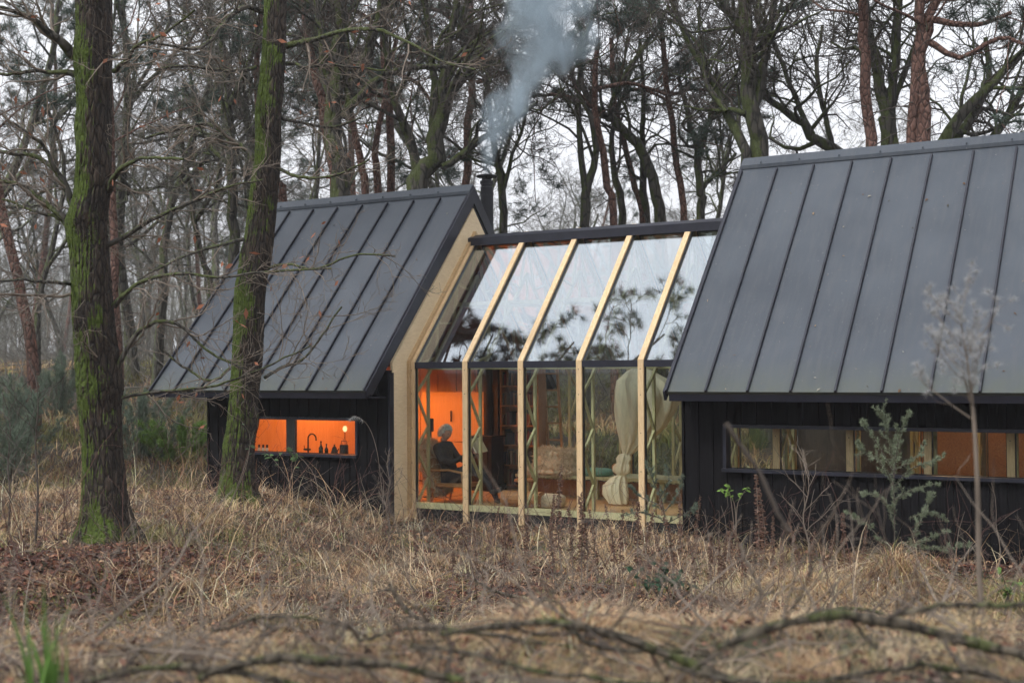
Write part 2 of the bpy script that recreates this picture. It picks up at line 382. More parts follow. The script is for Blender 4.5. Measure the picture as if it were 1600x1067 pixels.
# ---- gable ends
YL, ZL = 16.62, 2.555               # glasshouse wall plane / eave
def lz(y): return ZL+(min(y, 2*YR-y)-YL)*TANS
LRZ = lz(YR)
def gable_panel(P, x, w, nm='gable_panel', mat='ply', rev=False):
    m = MB(); o = .345
    def out(y): return roofz(y)-o
    ya, yb = YW+.09, YL-.03
    m.prism([(ya, -.2), (yb, -.2), (yb, ZL+.02), (yb, ZL+.02), (YR, LRZ+.06), (YR, out(YR)), (ya, out(ya))], x, x+w)
    m.prism([(2*YR-ya, -.2), (2*YR-ya, out(ya)), (YR, out(YR)), (YR, LRZ+.06), (2*YR-yb, ZL+.02), (2*YR-yb, -.2)], x, x+w)
    return P(m, nm, MAT[mat])
gable_panel(PL, -11.74, .05)
gable_panel(PR, -6.72, .05)
# corner board in black metal at the gable
m = MB(); m.box(-11.735, -11.675, YW-.012, YW+.10, -.3, roofz(YW)-.40); PL(m, 'corner_trim', MAT['trim'])
# plywood lining lip round the opening
m = MB()
def ringprofile(m, d0, d1, x0, x1, zb=-.1):
    """strip following the glasshouse profile between outward offsets d0<d1"""
    c = 1/math.cos(R(48.2)); k0, k1 = d0*math.tan(R(24.1)), d1*math.tan(R(24.1))
    a = [(YL-d1, zb), (YL-d0, zb), (YL-d0, ZL+k0), (YR, LRZ+d0*c), (2*YR-YL+d0, ZL+k0), (2*YR-YL+d0, zb), (2*YR-YL+d1, zb), (2*YR-YL+d1, ZL+k1), (YR, LRZ+d1*c), (YL-d1, ZL+k1)]
    # as three quads per side so the polygon stays simple
    m.prism([a[0], a[1], a[2], a[9]], x0, x1); m.prism([a[9], a[2], a[3], a[8]], x0, x1)
    m.prism([a[3], a[4], a[7], a[8]], x0, x1); m.prism([a[4], a[5], a[6], a[7]], x0, x1)
ringprofile(m, -.05, .045, -11.80, -11.745+.11); PL(m, 'opening_lining', MAT['ply2'], bevel=.003)
# ---- insides of the left cabin
m = MB()
m.box(-15.38, -11.9, YW+.15, 2*YR-YW-.15, .20, .27); PL(m, 'floor', MAT['floor'])
m = MB(); zt = roofz(YW)-.37
yb_ = 20.35
x = -15.30
while x < -11.95:                    # back wall of tall cupboards: one door after another
    w = .42 if x < -13 else .60
    m.box(x+.009, x+w-.009, yb_, yb_+.05, .30, 2.5); x += w


PL(m, 'inner_wall', MAT['kitchen'])
m = MB(); m.box(-15.29, -11.8, yb_+.055, yb_+.09, .27, 3.4); PL(m, 'wall_backing', MAT['lining'])
m = MB()                              # sloping lining under the roof
m.prism([(YW+.15, roofz(YW+.15)-.44), (YR, ZR-.46), (2*YR-YW-.15, roofz(YW+.15)-.44), (2*YR-YW-.15, roofz(YW+.15)-.40), (YR, ZR-.42), (YW+.15, roofz(YW+.15)-.40)], -15.4, -11.76)
PL(m, 'ceiling_lining', MAT['lining'])
m = MB(); m.prism([(YW+.16, .27), (YW+.16, roofz(YW+.16)-.46), (YR, ZR-.5), (2*YR-YW-.16, roofz(YW+.16)-.46), (2*YR-YW-.16, .27)], -15.335, -15.30); PL(m, 'end_lining', MAT['kitchen'])
# black post between the two window lights
m = MB(); m.box(-13.84, -13.66, YW+.07, YW+.13, WB, WT); PL(m, 'mullion', MAT['dark'])
# chimney
cx, cy = -12.03, 19.6
m = MB(); m.lathe([(.118, 4.2), (.118, 5.60), (.126, 5.60), (.126, 5.64), (.118, 5.64), (.118, 5.74), (.105, 5.745), (.105, 5.80), (.125, 5.80), (.125, 5.86), (.09, 5.87), (.09, 5.90)], (cx, cy, 0), 28)
ch = PL(m, 'chimney', MAT['iron'], sm=False)
m = MB(); m.lathe([(.02, 5.93), (.19, 5.93), (.20, 5.945), (.17, 5.965), (.06, 5.985), (.01, 5.988)], (cx, cy, 0), 28)
for i in range(4):
    a = i*1.5708+.5; m.box(cx+.08*math.cos(a)-.008, cx+.08*math.cos(a)+.008, cy+.08*math.sin(a)-.008, cy+.08*math.sin(a)+.008, 5.88, 5.935)
PL(m, 'rain_cap', MAT['iron'], ch)
# ================================================================== glasshouse
gh = empty('glasshouse', (-7.6, YL, 0), 0, 'glazed timber-framed room joining the two black cabins', 'glasshouse')
go = gh.location
def PG(mb, nm, mat, par=None, **k):
    mb.v = [(a-go.x, b-go.y, c-go.z) for a, b, c in mb.v]; return mb.build(nm, mat, par or gh, **k)
FX = [-11.625+.9988*i for i in range(11)]
def offp(d):
    """profile points at inward offset d from the post faces: foot, eave, ridge"""
    kk = d*math.tan(R(24.1)); return (YL+d, ZL-kk), (YR, LRZ-d/math.cos(R(48.2)))
CAPY = 18.44
def frame_geo(x, feet):
    """outer post+rafter, proud of the glass"""
    m = MB(); w = .046
    for mir in (0, 1):
        f = (lambda y: y) if mir == 0 else (lambda y: 2*YR-y)
        (ya, za), (yr, zr) = offp(0.0); (yi, zi), (yri, zri) = offp(.065)
        m.prism([(f(ya), feet), (f(ya), za), (f(yi), zi), (f(yi), feet)], x-w, x+w)
        m.prism([(f(ya), za), (f(yr), zr), (f(yri), zri), (f(yi), zi)], x-w, x+w)
    return m
def lattice_geo(x):
    """inner lattice frame: two chords with struts between"""
    m = MB(); d1, d2 = .12, .46; w = .05; h = .05
    for mir in (0, 1):
        f = (lambda p: (x, p[0], p[1])) if mir == 0 else (lambda p: (x, 2*YR-p[0], p[1]))
        e1, r1 = offp(d1); e2, r2 = offp(d2)
        foot1, foot2 = (e1[0], .27), (e2[0], .27)
        m.beam(f(foot1), f(e1), w, h); m.beam(f(e1), f(r1), w, h); m.beam(f(foot2), f((e2[0], e2[1]-.02)), w*.8, h); m.beam(f(e2), f((r2[0], r2[1]-.02)), w*.8, h)
        def lerp(p, q, t): return (p[0]+(q[0]-p[0])*t, p[1]+(q[1]-p[1])*t)
        k = 5
        for i in range(k):                               # wall zig-zag
            a, b = lerp(foot1, e1, i/k), lerp(foot2, e2, (i+1)/k)
            if i % 2: a, b = lerp(foot2, e2, i/k), lerp(foot1, e1, (i+1)/k)
            m.beam(f(a), f(b), w*.7, .035)
        k = 6
        for i in range(k):
            a, b = lerp(e1, r1, i/k), lerp(e2, r2, (i+1)/k)
            if i % 2: a, b = lerp(e2, r2, i/k), lerp(e1, r1, (i+1)/k)
            m.beam(f(a), f(b), w*.7, .035)
    # collar ties
    ct = lz(YR)-1.25; y_ = YL+.5+(ct-ZL)/TANS
    m.beam((x, y_, ct), (x, 2*YR-y_, ct), w*.7, .045)
    m.beam((x, YR, ct), (x, YR, LRZ-.7), w*.6, .04)
    return m
for i, x in enumerate(FX):
    feet = .0
    b = frame_geo(x, feet); b.cur = 1
    for z in (.45, .95, 1.5, 2.05, 2.42): b.tube([(x-.005, YL-.004, z), (x-.005, YL+.004, z)], .008, 8)
    fr = PG(b, 'timber_frame', [MAT['post'], MAT['trim']], bevel=.003)
    PG(lattice_geo(x), 'lattice', MAT['lattice'], fr)
gd = .055
def pane_pair(i):
    x0, x1 = FX[i]+.046, FX[i+1]-.046
    for mir in (0, 1):
        f = (lambda y: y) if mir == 0 else (lambda y: 2*YR-y)
        s = 1 if mir == 0 else -1
        solid = mir == 1 and x0 > -6.7
        e, r_ = offp(gd)
        y = f(YL+gd)
        m = MB(); m.box(x0+.012, x1-.012, min(y, y+.008*s), max(y, y+.008*s), .33, ZL-.10)
        o = PG(m, 'wall_panel' if solid else 'wall_pane', (MAT['osb'] if x0 > -4.8 else MAT['lining']) if solid else MAT['glass'])  # left-hand panels dark: dimness of the room put into their colour
        g = MB()
        for xx in (x0, x1-.012): g.box(xx, xx+.012, min(f(YL+.03), f(YL+.075)), max(f(YL+.03), f(YL+.075)), .33, ZL-.09)
        PG(g, 'gasket', MAT['dark'], o)
        # roof pane
        g0, g1 = (e[0], e[1]), (CAPY+.06, e[1]+(CAPY+.06-e[0])*TANS)
        m = MB(); nx = Vector((0, -math.sin(R(48.2))*s, math.cos(R(48.2))))
        a = Vector((0, f(g0[0]), g0[1]+.01)); b = Vector((0, f(g1[0]), g1[1]))
        V = [];
        for dd in (0, -.008):
            for xx, p in ((x0+.012, a), (x1-.012, a), (x1-.012, b), (x0+.012, b)): V.append((xx, p.y+nx.y*dd, p.z+nx.z*dd))
        m.add(V, [(0, 1, 2, 3), (7, 6, 5, 4), (0, 4, 5, 1), (1, 5, 6, 2), (2, 6, 7, 3), (3, 7, 4, 0)])
        o = PG(m, 'roof_pane', MAT['roofglass'])
        g = MB()
        for xx in (x0+.006, x1-.006): g.beam((xx, a.y, a.z+.008), (xx, b.y, b.z+.008), .012, .04)
        PG(g, 'gasket', MAT['dark'], o)
for i in range(10): pane_pair(i)
for mir in (0, 1):
    f = (lambda y: y) if mir == 0 else (lambda y: 2*YR-y)
    m = MB(); k = MB(); fb = MB()
    for i in range(10):
        x0, x1 = FX[i]+.047, FX[i+1]-.047
        ya, yb = sorted((f(YL+.012), f(YL+.09))); m.box(x0, x1, ya, yb, ZL-.105, ZL-.005)
        ya, yb = sorted((f(YL+.03), f(YL+.16))); fb.box(x0, x1, ya, yb, .235, .325)
        ya, yb = sorted((f(YL+.05), f(YL+.14))); k.box(x0, x1, ya, yb, -.3, .233)
    PG(m, 'eave_rail', MAT['trim']); PG(fb, 'floor_beam', MAT['lattice']); PG(k, 'plinth', MAT['dark'])
m = MB(); zc = lz(CAPY)
m.prism([(CAPY-.03, zc-.035), (CAPY-.03, zc+.10), (YR, zc+.17), (2*YR-CAPY+.03, zc+.10), (2*YR-CAPY+.03, zc-.035), (YR, zc+.06)], -11.73, -1.7); PG(m, 'ridge_cap', MAT['trim'])
m = MB()
for d_, yy in ((.52, 17.15), (.52, 18.12)):
    e, r_ = offp(.46); z = e[1]+(yy-e[0])*TANS+.03
    for y2 in (yy, 2*YR-yy): m.box(-11.7, -1.7, y2-.025, y2+.025, z-.03, z+.03)
PG(m, 'purlins', MAT['lattice'])
m = MB(); m.box(-11.9+.01, -1.6, YL+.17, 2*YR-YL-.17, .19, .262); PG(m, 'floor', MAT['floor'])
# end wall of the glasshouse inside the right-hand cabin
m = MB(); e, r_ = offp(.12); m.prism([(e[0], .27), (e[0], e[1]), (YR, r_[1]), (2*YR-e[0], e[1]), (2*YR-e[0], .27)], -1.62, -1.56); PG(m, 'end_wall', MAT['osb'])
# ================================================================== things inside
FL = .262
def thing(name, label, cat, loc, rz=0, group=None): return empty(name, loc, rz, label, cat, group)
# kitchen counter under the left window
t = thing('kitchen_counter', 'dark kitchen worktop behind the left cabin window', 'counter', (-13.1, 16.62, .27))
MB().box(-1.2, 1.2, -.30, .28, .72, .76).build('worktop', MAT['dark'], t, .003)
MB().box(-1.18, 1.18, -.27, .25, .06, .718).build('cupboard', MAT['kitchen'], t)
m = MB(); m.box(.25, .62, -.12, .12, .761, .775); m.build('sink', MAT['iron'], t, .003)
CT = 1.032
def wx(px, y): return math.tan(math.atan((px-800)/FPX)-YAW)*y
# tap
x = wx(481, 16.5)
t = thing('kitchen_tap', 'dark swan-neck tap standing at the left cabin window', 'tap', (x, 16.5, CT))
m = MB(); p = [(0, 0, 0), (0, 0, .26)]+[(.085-.085*math.cos(a), 0, .26+.085*math.sin(a)) for a in np.linspace(.3, 3.0, 9)]+[(.17, 0, .235)]
m.tube(p, [.016]+[.0125]*(len(p)-1), 10); m.lathe([(.028, 0), (.028, .02), (.018, .025)], (0, 0, 0), 14); m.build('spout', MAT['dark'], t, sm=True)
m = MB(); m.tube([(-.085, 0, .085), (.045, 0, .085)], .017, 10); m.tube([(-.075, 0, .085), (-.085, 0, .15)], .006, 8); m.build('mixer', MAT['dark'], t)
def bottle(px, y, h, r, label, mat='bottle', neck=.35):
    o = MB().lathe([(r*.9, 0), (r, .01), (r, h*.5), (r*.92, h*.56), (r*neck, h*.72), (r*neck*.9, h*.9), (r*neck*1.15, h*.92), (r*neck*1.1, h)], (0, 0, 0), 18).build('bottle', MAT[mat], sm=True)
    o.location = (wx(px, y), y, CT); tag(o, label, 'bottle'); return o
bottle(501, 16.42, .235, .036, 'taller dark bottle right of the tap on the windowsill counter')
bottle(509.5, 16.42, .195, .030, 'shorter dark bottle right of the tap on the windowsill counter')
for i, px in enumerate((404.5, 411, 417)):
    t = thing('soap_jar', ('leftmost', 'middle', 'rightmost')[i]+' of three pale jars with dark lids beside the oak trunk', 'jar', (wx(px, 16.4), 16.4, CT))
    MB().lathe([(.022, 0), (.026, .01), (.026, .085), (.016, .10)], (0, 0, 0), 14).build('jar_body', MAT['paper'], t, sm=True)
    MB().lathe([(.018, .10), (.018, .145), (.012, .15)], (0, 0, 0), 12).build('lid', MAT['dark'], t)
# pots and a lamp at the right end of the counter
t = thing('saucepan', 'dark cooking pot on the counter at the right end of the window', 'pot', (wx(537, 16.6), 16.6, CT))
MB().lathe([(.06, .0), (.075, .03), (.07, .17), (.066, .172), (.06, .02)], (0, 0, 0), 20).build('pot_body', MAT['dark'], t, sm=False)
m = MB(); m.tube([(-.065, 0, .16), (-.05, 0, .235), (.05, 0, .235), (.065, 0, .16)], .006, 8); m.build('handle', MAT['dark'], t)
t = thing('kettle', 'small dark conical kettle between bottles and cooking pot', 'kettle', (wx(522, 16.6), 16.6, CT))
MB().lathe([(.06, 0), (.062, .02), (.035, .12), (.012, .145), (.012, .165), (.018, .175)], (0, 0, 0), 18).build('kettle_body', MAT['iron'], t, sm=True)
m = MB(); m.tube([(.05, 0, .05), (.095, 0, .11)], [.012, .007], 8); m.build('spout', MAT['iron'], t)
# tall cupboards seen through the first pane (fridge door with handles)
t = thing('tall_cupboard', 'tall cupboard with dark handles seen through the leftmost glass pane', 'cupboard', (-13.05, 20.0, .27))
MB().box(-.55, .95, -.22, .30, 0, .82).build('lower_door', MAT['kitchen'], t, .004)
MB().box(-.55, .95, -.22, .30, .83, 1.75).build('upper_door', MAT['kitchen'], t, .004)
for z in (1.30, .55):
    MB().box(.10, .125, -.25, -.235, z-.10, z+.10).build('handle', MAT['dark'], t)
# stove with flue, standing under the chimney
t = thing('wood_stove', 'black wood stove with flue pipe behind the reading person', 'stove', (-12.03, 19.5, FL))
m = MB(); m.box(-.26, .26, -.22, .22, .12, .95); m.box(-.29, .29, -.25, .25, .95, .98); m.box(-.29, .29, -.25, .25, .0, .12); m.build('stove_body', MAT['iron'], t, .006)
MB().lathe([(.085, .98), (.085, 4.2)], (0, 0.1, 0), 18).build('flue_pipe', MAT['iron'], t)
MB().box(-.18, .18, -.235, -.222, .42, .80).build('stove_door', MAT['dark'], t)
# bookshelf
bs = thing('bookshelf', 'wooden shelf unit with dark books seen through the second pane', 'bookshelf', (-11.55, 20.05, FL))
PANEL = MB().box(-12.42, -11.98, 19.86, 19.95, .27, 3.1).build('screen_panel', MAT['dark'], None, .004); tag(PANEL, 'tall black panel behind the stove, left of the shelf unit', 'panel')
bs.rotation_euler = (0, 0, 0)
m = MB()
m.box(-.42, -.39, -.14, .14, 0, 2.3); m.box(.36, .39, -.14, .14, 0, 2.3); m.box(-.39, .36, .13, .14, 0, 2.3)
for k in range(7): m.box(-.39, .36, -.14, .13, .05+k*.36, .075+k*.36)
m.build('shelf_case', MAT['osb'], bs)
rs = random.Random(5)
for k in range(6):
    x = -.38
    while x < .30:
        w = rs.uniform(.02, .045); h = rs.uniform(.18, .28)
        if rs.random() < .72:
            cc = rs.choice([(.03, .03, .04), (.10, .02, .02), (.05, .06, .08), (.2, .15, .1), (.02, .05, .05)])
            key = 'book%d' % (int(cc[0]*100)+int(cc[2]*1000))
            if key not in MAT: MAT[key] = simple(key.replace('book', 'book_cloth_'), cc, .7, .1)
            b = MB().box(x, x+w-.003, -.10, .10, .077+k*.36, .077+k*.36+h).build('book', MAT[key]); b.location = bs.location
            tag(b, 'book spine in the shelf unit behind the second pane', 'book', 'books packed in the shelf unit')
        x += w
# sitting platform along the back with its cushions
pl = thing('low_bench', 'long low timber bench in front of the rear glass', 'bench', (-8.9, 19.1, FL))
MB().box(-2.1, 2.1, -.30, .55, .33, .38).build('seat', MAT['lattice'], pl, .004)
for xx in (-1.9, -.6, .6, 1.9): MB().box(xx-.04, xx+.04, -.24, -.16, 0, .33).build('leg', MAT['lattice'], pl)
MB().box(-2.05, 2.05, .0, .05, .02, .28).build('apron', MAT['osb'], pl)
def blob(nm, mat, c, s, amp, f, seed, par=None, res=28):
    bpy_me = None
    u = np.linspace(0, math.pi, res//2+1); v = np.linspace(0, 2*math.pi, res, endpoint=False)
    U, Vv = np.meshgrid(u, v, indexing='ij'); e = .55
    def sp(x): return np.sign(x)*np.abs(x)**e
    X = sp(np.sin(U))*sp(np.cos(Vv)); Y = sp(np.sin(U))*sp(np.sin(Vv)); Z = sp(np.cos(U))
    P = np.stack([X*s[0], Y*s[1], Z*s[2]], -1)
    n = sinnoise(P[..., 0]*3+seed, P[..., 2]*3+P[..., 1]*2, f, seed)+.6*sinnoise(P[..., 0]*5+P[..., 1]*4, P[..., 2]*6, f*.45, seed+1)
    P = P*(1+amp*n[..., None])+np.array(c); k = res; m_ = res//2+1
    F = [[j*k+i, j*k+(i+1) % k, (j+1)*k+(i+1) % k, (j+1)*k+i] for j in range(m_-1) for i in range(k)]
    return mk(nm, P.reshape(-1, 3), np.array(F), mat, par, smooth_=True)
def shag(o, n, ln, seed):
    me = o.data; co = np.zeros(len(me.vertices)*3, np.float32); me.vertices.foreach_get('co', co); nn = np.zeros_like(co); me.vertices.foreach_get('normal', nn); co = co.reshape(-1, 3); nn = nn.reshape(-1, 3)
    rg = np.random.default_rng(seed); i = rg.integers(0, len(co), n); p = co[i]+rg.normal(size=(n, 3))*.008; q = nn[i]*np.sign((nn[i]*co[i]).sum(1, keepdims=True))+rg.normal(size=(n, 3))*.5; q /= np.linalg.norm(q, axis=1, keepdims=True)
    P = np.stack([p, p+q*ln*.6, p+q*ln+rg.normal(size=(n, 3))*ln*.5], 1); V, F = tubes(P, np.tile([.007, .006, .002], (n, 1)), 3); mk('wool', V, F, MAT['fleece'], o)
fl = blob('fleece_cushion', MAT['fleece'], (0, 0, 0), (.40, .17, .19), .16, .8, 3, None, 64); fl.location = (-10.38, 19.15, .86)
shag(fl, 2600, .05, 1); tag(fl, 'cream shaggy fleece cushion propped on the low bench', 'cushion')
f2 = blob('fleece_throw', MAT['fleece'], (0, 0, 0), (.52, .26, .045), .18, .8, 8, None, 48); f2.location = (-10.4, 19.02, .685)
shag(f2, 2200, .04, 2); tag(f2, 'flat cream fleece throw spread under the fleece cushion', 'throw')
f3 = blob('green_cushion', MAT['cushion'], (0, 0, 0), (.32, .2, .07), .05, .8, 9); f3.location = (-9.62, 19.05, .70)
tag(f3, 'sea-green flat cushion lying right of the fleece', 'cushion')
for i, (xx, lab) in enumerate([(-9.25, 'small brown log section on the bench left of the net'), (-7.6, 'small pale bundle on the bench near the right cabin')]):
    o = blob('log_section' if i == 0 else 'cloth_bundle', MAT['osb' if i == 0 else 'fleece'], (0, 0, 0), (.12, .12, .10), .06, .8, 12+i); o.location = (xx, 19.3, .745); tag(o, lab, 'log' if i == 0 else 'bundle')
# low table with a candle, wooden stool
st = thing('low_stool', 'small brown stool in front of the fleece cushion', 'stool', (-10.55, 18.35, FL))
MB().lathe([(.17, .30), (.18, .31), (.18, .335), (.16, .345)], (0, 0, 0), 20).build('seat', MAT['chairwood'], st)
for a in (.7, 2.8, 4.9): m = MB(); m.tube([(.12*math.cos(a), .12*math.sin(a), .30), (.17*math.cos(a), .17*math.sin(a), 0)], [.018, .013], 8); m.build('leg', MAT['chairwood'], st)
cd = thing('tea_light', 'tiny lit candle on the floor left of the stool', 'candle', (wx(843, 17.6), 17.6, FL))
MB().lathe([(.03, 0), (.034, .03), (.03, .032)], (0, 0, 0), 16).build('holder', MAT['iron'], cd)
fm, nt, b = new_mat('flame'); b.inputs['Base Color'].default_value = (0, 0, 0, 1); b.inputs['Emission Color'].default_value = (1, .45, .12, 1); b.inputs['Emission Strength'].default_value = 14
MB().lathe([(.003, .032), (.012, .05), (.008, .07), (.001, .09)], (0, 0, 0), 10).build('flame', fm, cd, sm=True)
# firewood log low in the second bay
m = MB(); m.tube([(-.3, 0, 0), (.38, 0, .01)], [.13, .12], 14); o = m.build('firewood_log', MAT['osb'], sm=False); o.location = (-10.0, 17.25, FL+.13); tag(o, 'thick sawn log lying on the floor right of the person', 'log')
# pouffe / sheepskin stool arc
o = blob('floor_cushion', MAT['fleece'], (0, 0, 0), (.26, .22, .11), .05, .9, 21); o.location = (-9.62, 17.45, FL+.10); tag(o, 'round pale floor cushion below the bench', 'cushion')
# gathered gauze net: hoop canopy, twisted middle, knot and skirt
nt_ = thing('hanging_net', 'cream gauze net hanging from the roof, gathered into a knot', 'net', (-8.53, 18.2, FL))
def net_surf(rows, nm, folds, amp, seed, k=72):
    V = []
    for (r, z, ox, oy, am) in rows:
        for i in range(k):
            a = 6.28318*i/k; rr = r*(1+am*math.sin(folds*a+z*2+seed)+am*.5*math.sin((folds*2+3)*a+seed*2+z*5))
            V.append((ox+rr*math.cos(a), oy+rr*.8*math.sin(a), z))
    F = [[j*k+i, j*k+(i+1) % k, (j+1)*k+(i+1) % k, (j+1)*k+i] for j in range(len(rows)-1) for i in range(k)]
    return mk(nm, np.array(V), np.array(F), MAT['net'], nt_, smooth_=True)
NR = [(2.22, 998, 1002), (2.12, 980, 1022), (1.98, 966, 1046), (1.82, 965, 1057), (1.70, 966, 1059), (1.5, 968, 1052), (1.25, 970, 1036), (1.0, 973, 1010), (.86, 973, 991), (.79, 973, 983)]
net_surf([((r_-l_)/2*.0101, z_, ((l_+r_)/2-985)*.0101, 0, .02+.03*i_) for i_, (z_, l_, r_) in enumerate(NR)], 'canopy', 9, .05, 1)
net_surf([(.05, .84, -.08, 0, .05), (.10, .80, -.10, 0, .12), (.12, .74, -.11, 0, .16), (.10, .68, -.13, 0, .1), (.13, .62, -.15, 0, .15), (.13, .54, -.16, 0, .14), (.06, .48, -.17, 0, .05)], 'knot', 5, .12, 2)
net_surf([(.06, .49, -.17, 0, .05), (.12, .44, -.22, 0, .1), (.18, .32, -.27, 0, .14), (.19, .18, -.27, 0, .16), (.13, .03, -.22, 0, .2)], 'skirt', 8, .1, 3)
m = MB(); m.tube([(.12, 0, 2.42), (.12, 0, 3.5)], .006, 6); m.build('cord', MAT['dark'], nt_)
# slim dark pole lamp at the first bay
lp = thing('pole_lamp', 'black pole lamp just inside the leftmost glass pane', 'lamp', (wx(672, 17.9), 17.9, FL))
MB().tube([(0, 0, 0), (0, 0, 1.15)], .018, 10).build('pole', MAT['dark'], lp)
m = MB(); m.lathe([(.05, 1.12), (.055, 1.13), (.055, 1.33), (.05, 1.34)], (0, 0, 0), 16); m.build('lamp_head', MAT['dark'], lp)
MB().lathe([(.14, 0), (.14, .02), (.02, .03)], (0, 0, 0), 20).build('base', MAT['dark'], lp)
# leaning ladder of dark-lit timber in the third bay
ld = thing('timber_ladder', 'slim timber ladder leaning inside the third bay', 'ladder', (wx(843, 19.9), 19.9, FL))
for dx in (-.02, .26):
    m = MB(); m.beam((dx+.10, .25, 0), (dx-.16, .45, 2.4), .035, .05); m.build('rail', MAT['chairwood'], ld)
for k in range(7):
    tt = .12+k*.125; m = MB(); m.beam((.10-.26*tt-.02, .25+.2*tt, 2.4*tt), (.10-.26*tt+.26, .25+.2*tt, 2.4*tt), .03, .03, (0, 1, 0)); m.build('rung', MAT['chairwood'], ld)
# ---- rattan armchair with sheepskin
AX, AY = -11.33, 17.5
ac = thing('armchair', 'low wooden armchair with sheepskin under the reading person', 'armchair', (AX, AY, FL))
m = MB(); m.box(-.28, .30, -.28, .28, .26, .32); m.build('seat', MAT['chairwood'], ac, .01)
m = MB(); m.beam((-.26, 0, .30), (-.50, 0, .86), .54, .04, (0, 1, 0)); m.build('backrest', MAT['chairwood'], ac, .01)
for yy in (-.28, .28):
    for xx, x2 in ((.26, .30), (-.26, -.34)):
        m = MB(); m.tube([(xx, yy, .5 if xx > 0 else .3), (x2, yy, 0)], [.02, .015], 8); m.build('leg', MAT['chairwood'], ac)
    m = MB(); m.tube([(-.36, yy, .52), (0, yy, .54), (.28, yy, .50)], .018, 8); m.build('armrest', MAT['chairwood'], ac)
skin = blob('sheepskin', MAT['fleece'], (0, 0, 0), (.10, .29, .44), .14, .7, 33, None, 48); skin.location = (AX-.46, AY-.03, FL+.56); skin.rotation_euler = (0, R(-22), 0); shag(skin, 1800, .05, 3); tag(skin, 'pale sheepskin hung over the armchair back', 'sheepskin')
# ---- the reading person (faces right, +X), leaning back with legs stretched out
pe = thing('person', 'grey-haired person in dark jacket seated reading an open book', 'person', (AX, AY, FL))
def skinbody(nm, pts, edges, radii, mat, par, sub=2, root=0):
    me = bpy.data.meshes.new(nm); me.from_pydata(pts, edges, []); me.materials.append(mat)
    o = bpy.data.objects.new(nm, me); COL.objects.link(o); o.parent = par
    s = o.modifiers.new('skin', 'SKIN'); s.use_smooth_shade = True
    if not me.skin_vertices: me.skin_vertices.new() if hasattr(me.skin_vertices, 'new') else None
    if len(me.skin_vertices) == 0:
        bpy.context.view_layer.objects.active = o
    for i, r in enumerate(radii):
        me.skin_vertices[0].data[i].radius = r if isinstance(r, tuple) else (r, r)
    me.skin_vertices[0].data[root].use_root = True
    u = o.modifiers.new('sub', 'SUBSURF'); u.levels = sub; u.render_levels = sub
    return o
# joints (local to the chair foot)
pel = (-.10, 0, .42); sp1 = (-.19, 0, .60); sp2 = (-.27, 0, .78); chest = (-.30, 0, .90); nk = (-.28, 0, 1.00); hd0 = (-.25, 0, 1.06)
def arm(s):
    return [(-.28, .17*s, .90), (-.16, .25*s, .70), (.04, .20*s, .66), (.24, .13*s, .78)]
def leg(s, k): return [(-.08, .10*s, .40), (.33, .12*s, .56+.04*k), (.62, .09*s, .20+.16*k), (.70, .08*s, .06+.16*k)]
aL, aR = arm(-1), arm(1); lL, lR = leg(-1, 1), leg(1, 0)
pts = [pel, sp1, sp2, chest, nk]+aL+aR
ed = [(0, 1), (1, 2), (2, 3), (3, 4), (3, 5), (5, 6), (6, 7), (7, 8), (3, 9), (9, 10), (10, 11), (11, 12)]
rad = [(.15, .13), (.15, .13), (.155, .14), (.13, .11), .062, .085, .062, .05, .034, .085, .062, .05, .034]
body = skinbody('body', pts, ed, rad, MAT['jacket'], pe)
legs = [pel]+lL+lR
skinbody('trousers', legs, [(0, 1), (1, 2), (2, 3), (3, 4), (0, 5), (5, 6), (6, 7), (7, 8)], [.15, .10, .075, .052, .045, .10, .075, .052, .045], MAT['trousers'], pe)
for s, l in ((-1, lL), (1, lR)):
    f = l[3]; skinbody('shoe', [(f[0]-.04, f[1], f[2]-.0), (f[0]+.05, f[1], f[2]-.02), (f[0]+.16, f[1], f[2]+.03), (f[0]+.20, f[1], f[2]+.06)], [(0, 1), (1, 2), (2, 3)], [.045, .045, .042, .028], MAT['dark'], pe)
# head with face, looking right and down at the book
hx, hy, hz = -.225, 0, 1.13
res = 32
u = np.linspace(0, math.pi, 25); v = np.linspace(0, 2*math.pi, res, endpoint=False); U, W = np.meshgrid(u, v, indexing='ij')
X = np.sin(U)*np.cos(W); Y = np.sin(U)*np.sin(W); Z = np.cos(U)
rx, ry, rzz = .098, .078, .122
px_ = X*rx; py_ = Y*ry*(1-.18*np.clip(-Z, 0, 1)); pz_ = Z*rzz
def gb(y0, z0, sy, sz): return np.exp(-((Y*ry-y0)/sy)**2-((Z*rzz-z0)/sz)**2)*(X > 0)
px_ = px_+.028*gb(0, -.018, .011, .020)+.010*gb(0, -.055, .020, .008)+.008*gb(0, -.10, .025, .02)-.010*gb(.032, .008, .014, .010)-.010*gb(-.032, .008, .014, .010)+.006*gb(0, .030, .05, .012)-.004*gb(0, -.048, .018, .004)
F = [[j*res+i, (j+1)*res+i, (j+1)*res+(i+1) % res, j*res+(i+1) % res] for j in range(24) for i in range(res)]
head = mk('head', np.stack([px_, py_, pz_], -1).reshape(-1, 3), np.array(F), MAT['skin'], pe, smooth_=True); head.location = (hx, hy, hz); head.rotation_euler = (0, R(20), R(-12))
m = MB(); m.tube([(-.02, 0, -.15), (-.005, 0, -.06)], [.055, .050], 14); m.build('neck', MAT['skin'], head, sm=True)
